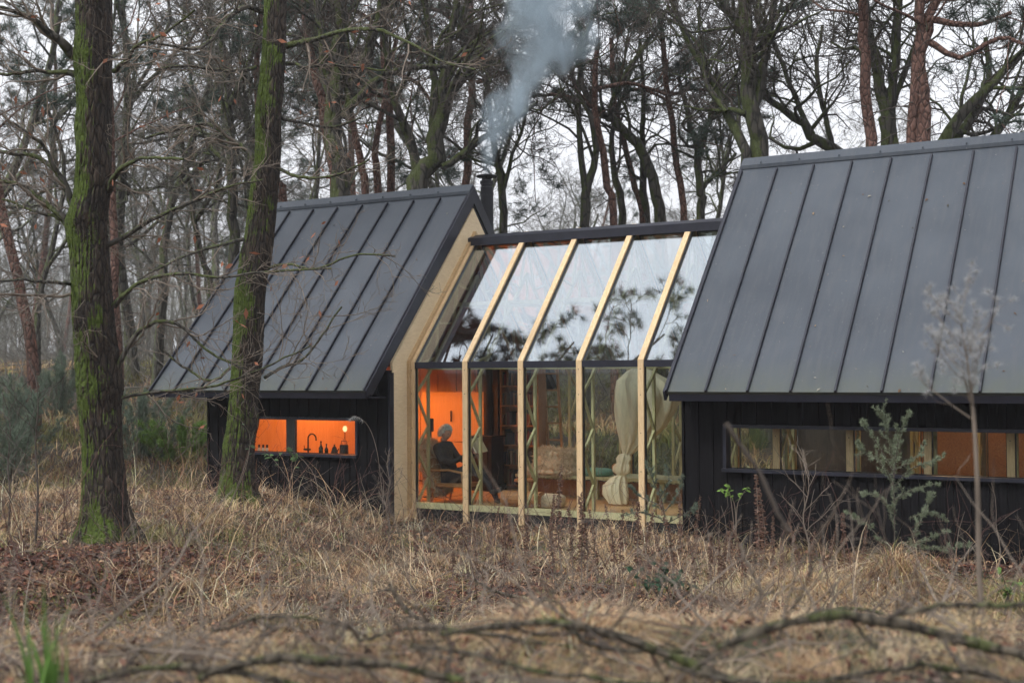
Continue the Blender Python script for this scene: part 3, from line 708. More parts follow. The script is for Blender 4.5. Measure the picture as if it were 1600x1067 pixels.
for s in (-1, 1):
    m = MB(); m.lathe([(.004, -.03), (.014, -.02), (.016, .005), (.018, .02), (.008, .032)], (-.008, .079*s, 0), 10, .5); m.build('ear', MAT['skin'], head, sm=True)
    m = MB(); m.lathe([(.001, -.009), (.008, -.004), (.008, .004), (.001, .009)], (.087, .031*s, .008), 10); m.build('eye', MAT['dark'], head, sm=True)
HV = []; n = 1400
q = RNG.normal(size=(n*3, 3)); q /= np.linalg.norm(q, axis=1, keepdims=True); q = q[(q[:, 2] > -.45) & ((q[:, 0] < .35) | (q[:, 2] > .55)) & ((q[:, 2] > .0) | (q[:, 0] < -.05))][:n]
p0 = q*np.array([.103, .084, .125]); P = np.stack([p0, p0+q*.02+[-.012, 0, -.004], p0+q*.026+[-.03, 0, -.026]], 1)
V, Fh = tubes(P, np.tile([.009, .008, .003], (len(P), 1)), 4)
hu = mk('hair', V, Fh, MAT['hair'], head)
def hand(nm, base, dirv, palmn, sidev, par, mat):
    """palm with four curled fingers and a thumb"""
    b = np.array(base); d = np.array(dirv, float); d /= np.linalg.norm(d); pn = np.array(palmn, float); s = np.array(sidev, float)
    pts = [tuple(b), tuple(b+d*.05), tuple(b+d*.085)]; ed = [(0, 1), (1, 2)]; rad = [(.024, .024), (.040, .018), (.038, .014)]
    for k, ln in enumerate((.068, .078, .072, .055)):
        o = s*(.028-.019*k); i0 = len(pts); st_ = b+d*.088+o
        pts += [tuple(st_), tuple(st_+d*ln*.45+pn*.008), tuple(st_+d*ln*.75+pn*.028), tuple(st_+d*ln*.8+pn*.048)]
        ed += [(2, i0), (i0, i0+1), (i0+1, i0+2), (i0+2, i0+3)]; rad += [.0095, .009, .008, .007]
    i0 = len(pts); st_ = b+d*.03+s*.03
    pts += [tuple(st_), tuple(st_+d*.03+s*.02+pn*.015), tuple(st_+d*.055+s*.022+pn*.03)]; ed += [(1, i0), (i0, i0+1), (i0+1, i0+2)]; rad += [.013, .011, .009]
    return skinbody(nm, pts, ed, rad, mat, par, 1)
hand('hand', aL[3], (.6, .05, .65), (-.6, .2, .6), (0, .7, .5), pe, MAT['skin'])
hand('hand', aR[3], (.6, -.05, .65), (-.6, -.2, .6), (0, -.7, .5), pe, MAT['skin'])
bk = thing('open_book', 'open pale book held up by the seated person', 'book', (AX+.36, AY, FL+.92))
bk.rotation_euler = (R(0), R(-32), R(0))
m = MB()
for s in (-1, 1): m.add([(-.004, 0, -.13), (-.004, 0, .13), (.03, .17*s, .13), (.03, .17*s, -.13), (.012, 0, -.13), (.012, 0, .13), (.046, .17*s, .13), (.046, .17*s, -.13)], [(0, 1, 2, 3), (7, 6, 5, 4), (0, 4, 5, 1), (1, 5, 6, 2), (2, 6, 7, 3), (3, 7, 4, 0)])
m.build('pages', MAT['paper'], bk)
m = MB()
for s in (-1, 1): m.add([(.014, 0, -.135), (.014, 0, .135), (.048, .176*s, .135), (.048, .176*s, -.135), (.018, 0, -.135), (.018, 0, .135), (.053, .176*s, .135), (.053, .176*s, -.135)], [(0, 1, 2, 3), (7, 6, 5, 4), (0, 4, 5, 1), (1, 5, 6, 2), (2, 6, 7, 3), (3, 7, 4, 0)])
m.build('cover', simple('book_cover', (.42, .38, .26), .7, .1), bk)
# ---- warm lamps (fittings unseen): pendants in the kitchen, dim one added to light the right cabin
lm, nt, b = new_mat('lamp_bulb'); b.inputs['Emission Color'].default_value = (1, .42, .12, 1); b.inputs['Emission Strength'].default_value = 8; b.inputs['Base Color'].default_value = (0, 0, 0, 1)
def pendant(loc, power, label, col=(1, .27, .04)):
    t = thing('pendant_lamp', label, 'lamp', loc)
    MB().lathe([(.005, .03), (.035, .0), (.045, -.05), (.03, -.09), (.004, -.1)], (0, 0, 0), 16).build('bulb', lm, t, sm=True)
    MB().lathe([(.03, .10), (.03, .02), (.025, .02)], (0, 0, 0), 12).build('socket', MAT['dark'], t)
    MB().lathe([(.05, .06), (.24, -.10), (.25, -.22), (.24, -.22), (.23, -.11), (.045, .05)], (0, 0, 0), 24).build('added_shade', MAT['dark'], t, sm=False)  # opaque cone, unseen, added to keep lamp light off the ceiling
    MB().tube([(0, 0, .10), (0, 0, 2.0)], .004, 6).build('cord', MAT['dark'], t)
    l = bpy.data.lights.new('lamp', 'POINT'); l.energy = power; l.color = col; l.shadow_soft_size = .04
    lo = bpy.data.objects.new('light', l); COL.objects.link(lo); lo.parent = t; lo.location = (0, 0, -.15); return t
KP = 112
gl_ = thing('globe_lamp', 'small glowing globe lamp behind the cooking pot in the left window', 'lamp', (wx(538.5, 16.85), 16.85, CT))
MB().lathe([(.045, 0), (.045, .012), (.006, .02), (.006, .375)], (0, 0, 0), 16).build('stand', MAT['dark'], gl_)
gm = lm.copy(); gm.name = 'globe_glow'; gm.node_tree.nodes['Principled BSDF'].inputs['Emission Color'].default_value = (1, .62, .30, 1); gm.node_tree.nodes['Principled BSDF'].inputs['Emission Strength'].default_value = 1.0
MB().lathe([(.004, .37), (.024, .38), (.038, .41), (.036, .44), (.02, .468), (.003, .472)], (0, 0, 0), 18).build('globe', gm, gl_, sm=True)
pendant((-13.2, 18.0, 2.75), KP, 'warm pendant bulb hanging over the kitchen of the left cabin')
pendant((-14.5, 18.9, 2.55), KP*.6, 'warm pendant bulb at the far end of the left cabin')
pendant((-3.7, 18.4, 2.4), 30, 'unseen dim warm pendant bulb added inside the right cabin', (1, .55, .25))  # lamp added to brighten the brown panels, no fitting in view
# ================================================================== trees
def unit(v): return v/(np.linalg.norm(v, axis=-1, keepdims=True)+1e-9)
def grow(P, Rr, n, t0, t1, ang, lenf, M, wob, up, rf=.6, tip=.004, rng=RNG, lens=None, flat=0.0, rmin=.004):
    """children of polylines P (N,M,3) with radii Rr: n per parent"""
    Nn, Mp, _ = P.shape
    t = t0+(t1-t0)*(np.arange(n)[None, :]+rng.random((Nn, n)))/n
    f = t*(Mp-1); i = np.clip(f.astype(int), 0, Mp-2); fr = (f-i)[..., None]; ar = np.arange(Nn)[:, None]
    pos = P[ar, i]*(1-fr)+P[ar, i+1]*fr; rad = Rr[ar, i]*(1-fr[..., 0])+Rr[ar, i+1]*fr[..., 0]
    tan = unit(P[ar, i+1]-P[ar, i])
    rnd = rng.normal(size=tan.shape); rnd[..., 2] *= (1-flat); perp = unit(rnd-tan*(rnd*tan).sum(-1, keepdims=True))
    a = ang*(.65+.7*rng.random((Nn, n)))[..., None]
    d = unit(tan*np.cos(a)+perp*np.sin(a)).reshape(-1, 3)
    pl = np.linalg.norm(np.diff(P, axis=1), axis=2).sum(1)
    Ln = (lenf*pl[:, None]*(1.15-.55*t)*(.55+.8*rng.random((Nn, n)))).reshape(-1) if lens is None else lens*(.6+.8*rng.random(Nn*n))
    K = Nn*n; out = np.zeros((K, M, 3)); out[:, 0] = pos.reshape(-1, 3); st = (Ln/(M-1))[:, None]
    for m_ in range(1, M):
        d = unit(d+rng.normal(size=d.shape)*wob+np.array([0, 0, up])); out[:, m_] = out[:, m_-1]+d*st
    r0 = np.maximum(rad.reshape(-1)*rf*(.7+.4*rng.random(K)), rmin); s = np.linspace(0, 1, M)[None]
    R2 = r0[:, None]*(1-s)+np.minimum(tip, r0)[:, None]*s
    return out, R2
def merge(parts):
    Vs, Fs, off = [], [], 0
    for V, F in parts: Vs.append(V); Fs.append(F+off); off += len(V)
    return np.concatenate(Vs), np.concatenate(Fs)
def resample(pts, w, M):
    """Catmull-ish smooth resampling of control points"""
    pts = np.array(pts, float); n = len(pts); t = np.linspace(0, n-1, M)
    i = np.clip(t.astype(int), 0, n-2); f = (t-i)[:, None]; pp = np.vstack([2*pts[0]-pts[1], pts, 2*pts[-1]-pts[-2]])
    a, b, c, d = pp[i], pp[i+1], pp[i+2], pp[i+3]
    P = .5*((2*b)+(-a+c)*f+(2*a-5*b+4*c-d)*f**2+(-a+3*b-3*c+d)*f**3)
    return P, np.interp(t, np.arange(n), w)
def tufts(pos, dirs, n, ln, w, rng, spread=.9, base=(.045, .075, .045), var=.35):
    """pine needle tufts: n thin triangles each"""
    K = len(pos); d = np.repeat(unit(dirs), n, 0); p = np.repeat(pos, n, 0)
    q = unit(d+rng.normal(size=d.shape)*spread); L_ = ln*(.7+.6*rng.random((K*n, 1))); sd = unit(np.cross(q, rng.normal(size=q.shape)))*w
    V = np.stack([p-sd*.5, p+sd*.5, p+q*L_+sd*.15, p+q*L_-sd*.15], 1).reshape(-1, 3); F = np.arange(K*n*4).reshape(-1, 4)
    c = np.array(base)*(1+var*rng.normal(size=(K, 1)).clip(-1.6, 1.6))*np.array([1, 1, 1]); c = np.repeat(c, n*4, 0)
    return V, F, c.clip(.01, .4)
def mesh_parts(name, parts, mats, parent, sm=True):
    """parts: list of (V,F,tint or None, material index) with quads"""
    Vs, Fs, Cs, Ms, off = [], [], [], [], 0
    for V, F, c, mi in parts:
        Vs.append(V); Fs.append(F+off); off += len(V); Cs.append(np.full((len(V), 3), .1) if c is None else c); Ms.append(np.full(len(F), mi))
    return mk(name, np.concatenate(Vs), np.concatenate(Fs), mats, parent, col=np.concatenate(Cs), smooth_=sm, mi=np.concatenate(Ms))
def auto_oak(seed, H=15, r=.22, lean=.08, fork=.5, label=None, cat=None, group=None, dense=1.0, pale=False):
    rng = np.random.default_rng(seed)
    root = empty('oak_tree', (0, 0, 0), 0, label, cat, group)
    M = 12; d = np.array([rng.normal()*lean, rng.normal()*lean, 1.]); p = [np.zeros(3)-[0, 0, .5]]
    for i in range(1, M):
        d = unit(d+rng.normal(size=3)*[.10, .10, .02]); p.append(p[-1]+d*(H*.62/(M-1)))
    P = np.array(p)[None]; Rr = (r*(1-.62*np.linspace(0, 1, M)**.8))[None]; Rr[0, 0] *= 1.5; Rr[0, 1] *= 1.12
    nst = 1
    # forks
    f1, fr1 = grow(P, Rr, 3, .42, .98, .5, .75, 10, .17, .10, .75, .02, rng)
    V, F = tubes(P, Rr, 10); V1, F1 = tubes(f1, fr1, 7)
    tv = [(V, F, None, 0), (V1, F1, None, 0)]
    mesh_parts('trunk', tv, [MAT['oakhazed']], root)
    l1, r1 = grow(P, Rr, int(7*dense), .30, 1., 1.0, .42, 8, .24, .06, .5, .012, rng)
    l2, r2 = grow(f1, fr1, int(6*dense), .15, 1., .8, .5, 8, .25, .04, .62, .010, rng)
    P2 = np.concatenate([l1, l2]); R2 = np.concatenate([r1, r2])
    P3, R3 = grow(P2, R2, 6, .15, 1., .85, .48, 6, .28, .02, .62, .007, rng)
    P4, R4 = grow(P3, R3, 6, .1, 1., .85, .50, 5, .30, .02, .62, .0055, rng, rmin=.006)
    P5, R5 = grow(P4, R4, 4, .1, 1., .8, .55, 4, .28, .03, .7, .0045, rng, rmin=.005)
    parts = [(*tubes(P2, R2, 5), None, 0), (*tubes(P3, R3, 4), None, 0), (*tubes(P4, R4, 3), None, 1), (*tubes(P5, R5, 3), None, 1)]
    mesh_parts('crown', parts, [MAT['oakhazed'], MAT['twigfar']], root)
    return root
def needle_limbs(P2, R2, rng, tn=9, tl=.17, n3=6, n4=5, base=(.066, .095, .074), w=.010, lens=None, start=.3):
    P3, R3 = grow(P2, R2, n3, start, 1., .75, .42, 6, .22, .08, .6, .007, rng, flat=.4)
    P4, R4 = grow(P3, R3, n4, .2, 1., .7, .5, 4, .22, .15, .6, .005, rng, rmin=.005)
    P5, R5 = grow(P4, R4, 3, .3, 1., .7, .5, 3, .2, .15, .6, .004, rng, rmin=.004)
    tp = np.concatenate([P4[:, -1], P5[:, -1], P5[:, 1], P4[:, 2]]); td = np.concatenate([P4[:, -1]-P4[:, -2], P5[:, -1]-P5[:, -2], P5[:, 1]-P5[:, 0], P4[:, 2]-P4[:, 1]])
    V, F, c = tufts(tp, td, tn, tl, w, rng, .8, base)
    return [(*tubes(P2, R2, 5), None, 0), (*tubes(P3, R3, 4), None, 1), (*tubes(P4, R4, 3), None, 1), (*tubes(P5, R5, 3), None, 1), (V, F, c, 2)]
def auto_pine(seed, H=16, r=.18, label=None, cat=None, group=None):
    rng = np.random.default_rng(seed); root = empty('pine_tree', (0, 0, 0), 0, label, cat, group)
    M = 12; d = np.array([rng.normal()*.07, rng.normal()*.07, 1.]); p = [np.zeros(3)-[0, 0, .5]]
    for i in range(1, M): d = unit(d+rng.normal(size=3)*[.05, .05, .01]); p.append(p[-1]+d*(H/(M-1)))
    P = np.array(p)[None]; Rr = (r*(1-.65*np.linspace(0, 1, M)))[None]; Rr[0, 0] *= 1.3
    mesh_parts('trunk', [(*tubes(P, Rr, 10), None, 0)], [MAT['pinebark']], root)
    l, rr = grow(P, Rr, 15, .48, 1., 1.15, .22, 7, .16, .05, .4, .012, rng, flat=.5)
    st, sr = grow(P, Rr, 9, .2, .5, 1.3, .08, 4, .15, 0, .2, .008, rng, flat=.5)
    mesh_parts('crown', needle_limbs(l, rr, rng)+[(*tubes(st, sr, 4), None, 1)], [MAT['pinebark'], MAT['twig'], MAT['needle']], root)
    return root
# ---- hand-traced trees: stems given in photo pixels, set at their own distance with their own depth spread
def key_tree(name, label, d, stems, seed, kind='oak', group=None, dens=1.3, sides=12, twigs=True, bulk=1.0, upto=3, jit=.5, leafy=0):
    rng = np.random.default_rng(seed)
    base = gp(stems[0][0][0], d); root = empty(name, base, 0, label, 'oak' if kind == 'oak' else 'pine tree', group); off = np.array(base)
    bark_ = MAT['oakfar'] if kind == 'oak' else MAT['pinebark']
    tr, lim = [], []
    for si, st in enumerate(stems):
        dd = rng.normal()*jit if si else 0
        pts, ws = [], []
        for k, (px, py, w) in enumerate(st):
            fr = k/(len(st)-1); dk = d+dd*fr+(0 if si == 0 else rng.normal()*.12*jit)
            pts.append(at(px, py, dk)); ws.append(w/2*dk/FPX)
        if si == 0:
            q = pts[0].copy(); q[2] = base[2]-.3; q[:2] = base[:2]+(pts[0]-base)[:2]*.1; pts.insert(0, q); ws.insert(0, ws[0]*1.25)
        M = 14 if si == 0 else 10
        P, W = resample(pts, ws, M); P = P-off; P[1:-1] += rng.normal(size=(M-2, 3))*W[1:-1, None]*.22
        (tr if W.max() > .045 or si == 0 else lim).append((P, W))
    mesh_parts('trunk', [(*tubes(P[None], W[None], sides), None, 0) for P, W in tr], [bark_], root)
    L1 = [(P, W) for P, W in tr+lim]; parts = [(*tubes(P[None], W[None], 6), None, 0) for P, W in lim]
    for P, W in L1:
        isT = P is tr[0][0]
        if kind == 'oak':
            n = max(2, int((6 if isT else 7)*dens))
            P2, R2 = grow(P[None], W[None], n, .45 if isT else .2, 1., .85, .5, 8, .26, .05, .5, .010, rng, lens=2.4*bulk)
            P3, R3 = grow(P2, R2, 5, .15, 1., .85, .5, 6, .3, .02, .62, .007, rng)
            P4, R4 = grow(P3, R3, 5, .1, 1., .85, .52, 5, .3, .02, .62, .0055, rng, rmin=.0055)
            P5, R5 = grow(P4, R4, 4, .1, 1., .8, .55, 4, .3, .03, .7, .004, rng, rmin=.0045)
            parts += [(*tubes(P2, R2, 5), None, 0), (*tubes(P3, R3, 4), None, 1), (*tubes(P4, R4, 3), None, 1), (*tubes(P5, R5, 3), None, 1)]
        else:
            P2, R2 = grow(P[None], W[None], 5 if isT else 4, .7 if isT else .3, 1.0, 1.0, .3, 7, .2, .05, .35, .010, rng, lens=2.0*bulk, flat=.5)
            parts += needle_limbs(P2, R2, rng, n3=5, n4=4)
            if isT:
                sP, sR = grow(P[None], W[None], 12, .15, .7, 1.3, .08, 4, .2, -.02, .18, .006, rng, lens=.6)
                parts.append((*tubes(sP, sR, 4), None, 1))
    mesh_parts('crown', parts, [bark_, MAT['twig'], MAT['needle']], root)
    return root
key_tree('oak_tree', 'mossy forked oak behind the left cabin, nearest its roof ridge end by the fork', 27, [
    [(528, 310, 30), (526, 240, 29), (524, 180, 27), (528, 90, 22), (534, 0, 19), (540, -90, 14)],
    [(538, 185, 18), (552, 130, 17), (578, 70, 15), (596, 10, 13), (606, -60, 10)],
    [(543, 170, 15), (580, 135, 12), (625, 108, 10), (680, 105, 8), (740, 95, 6), (800, 50, 4)],
    [(524, 150, 15), (505, 90, 12), (500, 30, 9), (480, -50, 7)]], 101, dens=1.4)
key_tree('oak_tree', 'broad mossy oak spreading in a fan just left of the chimney', 27.5, [
    [(655, 300, 34), (672, 250, 30), (684, 200, 27), (692, 150, 22), (698, 90, 15), (712, 10, 11), (716, -60, 8)],
    [(652, 270, 17), (640, 215, 15), (622, 170, 13), (610, 120, 11), (600, 60, 9), (606, -20, 7)],
    [(700, 155, 16), (730, 110, 14), (760, 75, 12), (800, 45, 10), (840, 10, 8)],
    [(690, 262, 12), (725, 240, 10), (760, 212, 9), (800, 190, 7), (840, 160, 5)],
    [(676, 230, 14), (678, 150, 13), (672, 80, 11), (664, 0, 9), (650, -60, 7)],
    [(716, 60, 10), (728, 10, 9), (745, -50, 7)]], 102, dens=1.4)
key_tree('oak_tree', 'curved leaning oak behind the middle of the glasshouse ridge', 31, [
    [(1033, 352, 19), (1026, 300, 18), (1010, 250, 17), (985, 215, 15), (955, 185, 13), (925, 165, 11), (905, 120, 9), (915, 50, 7)],
    [(950, 190, 10), (970, 130, 9), (1010, 70, 7), (1045, 10, 5)]], 103)
key_tree('oak_tree', 'twin slim oak right behind the left half of the glasshouse ridge', 30, [
    [(912, 360, 16), (915, 300, 14), (930, 250, 11), (925, 190, 9), (900, 140, 7), (880, 60, 5)],
    [(916, 310, 12), (908, 240, 10), (903, 150, 8), (915, 60, 6), (940, -20, 5)]], 104)
key_tree('oak_tree', 'tall dark oak rising left of the right cabin ridge', 26, [
    [(1186, 262, 30), (1180, 200, 27), (1172, 120, 24), (1166, 40, 20), (1160, -40, 17)],
    [(1165, 262, 17), (1160, 225, 16), (1135, 170, 14), (1108, 120, 12), (1080, 70, 10), (1056, 20, 8), (1035, -40, 7)],
    [(1178, 170, 15), (1192, 110, 14), (1202, 50, 12), (1216, -20, 10)],
    [(1170, 60, 15), (1140, 20, 12), (1110, -30, 9)],
    [(1135, 175, 9), (1105, 130, 8), (1098, 80, 6), (1065, 40, 5)]], 105, dens=1.4)
key_tree('oak_tree', 'dark oak between the two reddish pines over the right cabin', 26, [
    [(1385, 240, 22), (1385, 180, 20), (1372, 120, 17), (1360, 60, 13), (1350, -20, 10)],
    [(1388, 170, 14), (1400, 110, 13), (1402, 50, 10), (1408, -30, 8)],
    [(1400, 235, 13), (1396, 170, 10), (1420, 100, 9), (1445, 30, 7)]], 106, dens=1.4)
key_tree('oak_tree', 'low mossy oak limbs leaning right over the right cabin ridge end', 25, [
    [(1448, 300, 26), (1468, 240, 22), (1490, 190, 18), (1530, 150, 15), (1565, 115, 12), (1610, 70, 10)],
    [(1462, 265, 16), (1490, 225, 14), (1520, 180, 12), (1545, 130, 10), (1540, 60, 7)],
    [(1455, 290, 17), (1510, 262, 15), (1545, 225, 14), (1580, 175, 12), (1610, 120, 10)]], 107, dens=1.4)
key_tree('oak_tree', 'mossy leaning oak limb rising left from the right cabin ridge', 28, [
    [(1352, 300, 24), (1322, 256, 20), (1290, 228, 17), (1262, 205, 15), (1235, 180, 12), (1200, 155, 10), (1180, 130, 8)],
    [(1300, 235, 10), (1290, 180, 8), (1275, 110, 7), (1285, 40, 5)],
    [(1270, 210, 9), (1240, 150, 8), (1215, 80, 6), (1180, 10, 5)]], 108, dens=1.4)
key_tree('oak_tree', 'thin greyish oak standing right of the chimney', 30, [
    [(787, 370, 13), (786, 320, 13), (778, 260, 11), (768, 200, 9), (760, 120, 6)],
    [(786, 300, 7), (800, 240, 6), (820, 190, 5), (826, 120, 4)]], 109)
key_tree('oak_tree', 'grey oak right behind the leaning mossy oak trunk', 31, [
    [(366, 410, 17), (364, 330, 16), (362, 240, 15), (358, 180, 13), (352, 110, 11), (344, 30, 9)],
    [(362, 260, 9), (335, 235, 8), (322, 210, 6), (280, 190, 5)],
    [(356, 170, 10), (380, 120, 8), (400, 60, 7), (395, 0, 5)]], 110, dens=1.4)
key_tree('oak_tree', 'thin dark oak stem left of the left roof slope', 34, [
    [(330, 450, 9), (318, 410, 9), (305, 350, 8), (300, 300, 7), (285, 240, 5), (280, 160, 4)],
    [(305, 345, 5), (335, 300, 5), (345, 260, 4)]], 111, dens=.8)
key_tree('oak_tree', 'dark straight oak behind the right part of the glasshouse ridge', 31, [
    [(1096, 348, 14), (1095, 300, 13), (1090, 240, 12), (1078, 190, 9), (1060, 120, 6)],
    [(1093, 300, 8), (1120, 270, 7), (1150, 240, 5)],
    [(1092, 240, 9), (1110, 180, 7), (1120, 110, 5)]], 112)
key_tree('oak_tree', 'slim paired oak stems behind the centre of the glasshouse ridge', 32, [
    [(970, 355, 12), (968, 300, 12), (955, 240, 9), (962, 180, 7), (990, 100, 5)],
    [(1010, 352, 14), (1006, 290, 12), (1003, 220, 9), (1006, 150, 7), (1000, 60, 5)]], 113)
P_ = 'pine'
key_tree('pine_tree', 'leaning reddish pine left of the forked oak', 29, [[(524, 330, 17), (518, 240, 16), (506, 170, 14), (492, 110, 12), (478, 40, 10), (470, -60, 8)]], 121, P_)
key_tree('pine_tree', 'pink-barked pine directly behind the left cabin ridge middle', 31, [[(572, 330, 12), (565, 260, 12), (552, 200, 10), (540, 120, 9), (535, 20, 8)]], 122, P_)
key_tree('pine_tree', 'pink-barked pine leaning right behind the left cabin ridge', 31.5, [[(592, 330, 12), (588, 270, 12), (586, 225, 10), (600, 160, 8), (620, 60, 7)]], 123, P_)
key_tree('pine_tree', 'slim red pine leaning left behind the glasshouse', 30, [[(960, 356, 12), (950, 290, 12), (938, 220, 11), (930, 160, 10), (935, 60, 8)], [(930, 170, 7), (880, 150, 6), (830, 150, 5)], [(932, 140, 7), (985, 130, 6), (1045, 150, 5)], [(934, 100, 7), (880, 80, 6), (830, 60, 5)]], 124, P_, bulk=1.2)
key_tree('pine_tree', 'slender red pine left of the curved oak', 32, [[(1006, 352, 10), (992, 290, 10), (975, 225, 9), (960, 150, 8), (955, 60, 7)], [(960, 150, 6), (1000, 140, 5), (1060, 165, 4)]], 125, P_)
key_tree('pine_tree', 'dark red pine right of the curved oak', 31, [[(1068, 350, 11), (1062, 280, 11), (1052, 200, 10), (1040, 120, 9), (1030, 20, 8)], [(1045, 150, 6), (1090, 140, 5), (1150, 150, 4)]], 126, P_)
key_tree('pine_tree', 'tall straight reddish pine over the right cabin, left of the pair', 24.5, [[(1361, 250, 18), (1355, 170, 17), (1350, 90, 16), (1348, 20, 15), (1347, -90, 14)]], 127, P_)
key_tree('pine_tree', 'left stem of the pair of thick red pines over the right cabin', 24, [[(1422, 245, 17), (1430, 150, 17), (1436, 60, 16), (1434, -20, 15), (1432, -90, 14)]], 128, P_)
key_tree('pine_tree', 'thicker right stem of the pair of red pines over the right cabin', 24, [[(1443, 245, 25), (1440, 160, 22), (1437, 90, 20), (1450, 40, 16), (1475, -20, 13)], [(1440, 60, 12), (1500, 90, 8), (1560, 60, 7), (1600, 70, 5)], [(1450, 30, 12), (1520, 40, 8), (1580, 20, 6)]], 129, P_, bulk=1.3)
key_tree('pine_tree', 'reddish pine trunk at the far left edge of the wood', 27, [[(52, 590, 19), (44, 500, 18), (22, 410, 16), (5, 340, 15), (-12, 230, 13), (-20, 100, 11)]], 130, P_)
key_tree('pine_tree', 'thin reddish trunk just right of the thick left oak', 28, [[(184, 560, 14), (180, 480, 14), (178, 400, 13), (174, 280, 12), (170, 150, 11), (166, 20, 9)]], 131, P_)
key_tree('pine_tree', 'pale red pine stem between thick left oak and grey oak', 31, [[(445, 330, 12), (432, 280, 12), (415, 240, 11), (405, 200, 10), (402, 100, 9), (410, 0, 7)]], 132, P_)
key_tree('pine_tree', 'dark-crowned pine behind the fan-shaped oak', 33, [[(722, 360, 13), (728, 260, 13), (735, 160, 12), (736, 60, 10), (735, -60, 8)], [(742, 100, 7), (680, 80, 6), (620, 90, 5)], [(744, 130, 7), (800, 110, 6), (860, 120, 5)], [(740, 60, 7), (690, 20, 5), (640, 10, 4)]], 133, P_, bulk=1.3)
key_tree('pine_tree', 'dense-crowned pine behind the forked oak', 32, [[(610, 340, 13), (612, 260, 13), (606, 160, 12), (600, 60, 10), (596, -60, 8)], [(606, 150, 7), (560, 150, 6), (520, 170, 4)], [(604, 110, 7), (650, 130, 6), (690, 180, 4)], [(600, 50, 7), (560, 20, 6), (500, 10, 4)]], 134, P_, bulk=1.2)
# ---- the two big oaks in front
def big_oak(label, d, prof, seed, limbs, basez=None):
    rng = np.random.default_rng(seed)
    pts = [at(px, py, d) for px, py, w in prof]; ws = [w/2*d/FPX for px, py, w in prof]
    base = pts[-1].copy(); base[2] = float(gz(base[0], base[1])); root = empty('oak_tree', base, 0, label, 'oak')
    q = pts[-1].copy(); q[2] -= .6; pts.append(q); ws.append(ws[-1]*1.2)
    pts, ws = pts[::-1], ws[::-1]
    M = 420; k = 160; P, W = resample(pts, ws, M)
    an = np.arange(k)*2*math.pi/k; A = np.array(RT); A = A/np.linalg.norm(A); B = np.array([-A[1], A[0], 0])
    hgt = (P[:, 2]-P[0, 2])[:, None]; a2 = an[None, :]
    # bark ridges: long wavering furrows, knots
    rr = np.zeros((M, k))-.085
    for i, (f, zf, am) in enumerate([(14, 1.1, .022), (26, 2.1, .028), (40, 3.7, .026), (58, 7, .018)]):
        ph = 1.6*np.sin(hgt*zf+i)+.9*np.sin(hgt*zf*2.7+i*2)+1.2*rng.random()
        rr += am*np.abs(np.sin(a2*f/2+ph))*(1 if i else 1)
    rr += .05*np.sin(a2*2+hgt*1.1+seed)+.03*np.sin(a2*3-hgt*2.3)+.012*rng.normal(size=(M, k))
    fl = np.exp(-np.clip(hgt-.6, 0, 9)/.30)*(.08+.34*np.abs(np.sin(a2*2.5+seed))**1.5)
    for _ in range(7):
        h0, a0 = rng.random()*hgt.max(), rng.random()*6.28; da = np.angle(np.exp(1j*(a2-a0)))
        rr += .16*np.exp(-((hgt-h0)/.16)**2-(da/.5)**2)
    Rr = W[:, None]*(.93+rr+fl)
    V = P[:, None, :]+Rr[..., None]*(np.cos(an)[None, :, None]*A+np.sin(an)[None, :, None]*B)
    F = np.array([[j*k+i, j*k+(i+1) % k, (j+1)*k+(i+1) % k, (j+1)*k+i] for j in range(M-1) for i in range(k)])
    mk('trunk', V.reshape(-1, 3)-base, F, MAT['oakbark'], root, smooth_=True)
    L1 = []
    for li, (pts2, tw) in enumerate(limbs):
        dd = rng.normal()*.5-.3
        PP = []; ww = []
        for kk, (px, py, w) in enumerate(pts2):
            fr = kk/(len(pts2)-1); dk = d+dd*fr*1.5; PP.append(at(px, py, dk)-base); ww.append(max(w/2*dk/FPX, .0035))
        P1, W1 = resample(PP, ww, 18); P1[1:] += np.cumsum(rng.normal(size=(17, 3))*.008, 0); L1.append((P1, W1, tw))
    parts = []; lp, ldv = [], []
    for P1, W1, tw in L1:
        parts.append((*tubes(P1[None], W1[None], 8), None, 0 if W1[0] > .02 else 1))
        P2, R2 = grow(P1[None], W1[None], int(9*tw), .12, 1., .75, .3, 7, .22, .06, .55, .003, rng, lens=.75)
        P3, R3 = grow(P2, R2, 5, .12, 1., .75, .5, 6, .26, .05, .65, .0025, rng, rmin=.0028)
        P4, R4 = grow(P3, R3, 4, .15, 1., .75, .5, 5, .28, .08, .7, .002, rng, rmin=.0022)
        parts += [(*tubes(P2, R2, 5), None, 1), (*tubes(P3, R3, 4), None, 1), (*tubes(P4, R4, 3), None, 1)]
        sel = rng.random(len(P4)) < .035; lp.append(P4[sel, -1]); 
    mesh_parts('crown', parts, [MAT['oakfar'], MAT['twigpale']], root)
    lp = np.concatenate(lp); K = len(lp)
    a = rng.normal(size=(K, 3)); a[:, 2] -= .8; a = unit(a); b = unit(np.cross(a, rng.normal(size=(K, 3)))); sz = .045*(.7+.6*rng.random((K, 1)))
    V = np.stack([lp, lp+a*sz+b*sz*.45, lp+a*sz*2.2, lp+a*sz-b*sz*.45], 1).reshape(-1, 3)
    c = np.array([.30, .12, .07])*(.7+.7*rng.random((K, 1))); mk('withered_leaves', V, np.arange(K*4).reshape(-1, 4), MAT['leaf'], root, col=np.repeat(c, 4, 0))
    return root
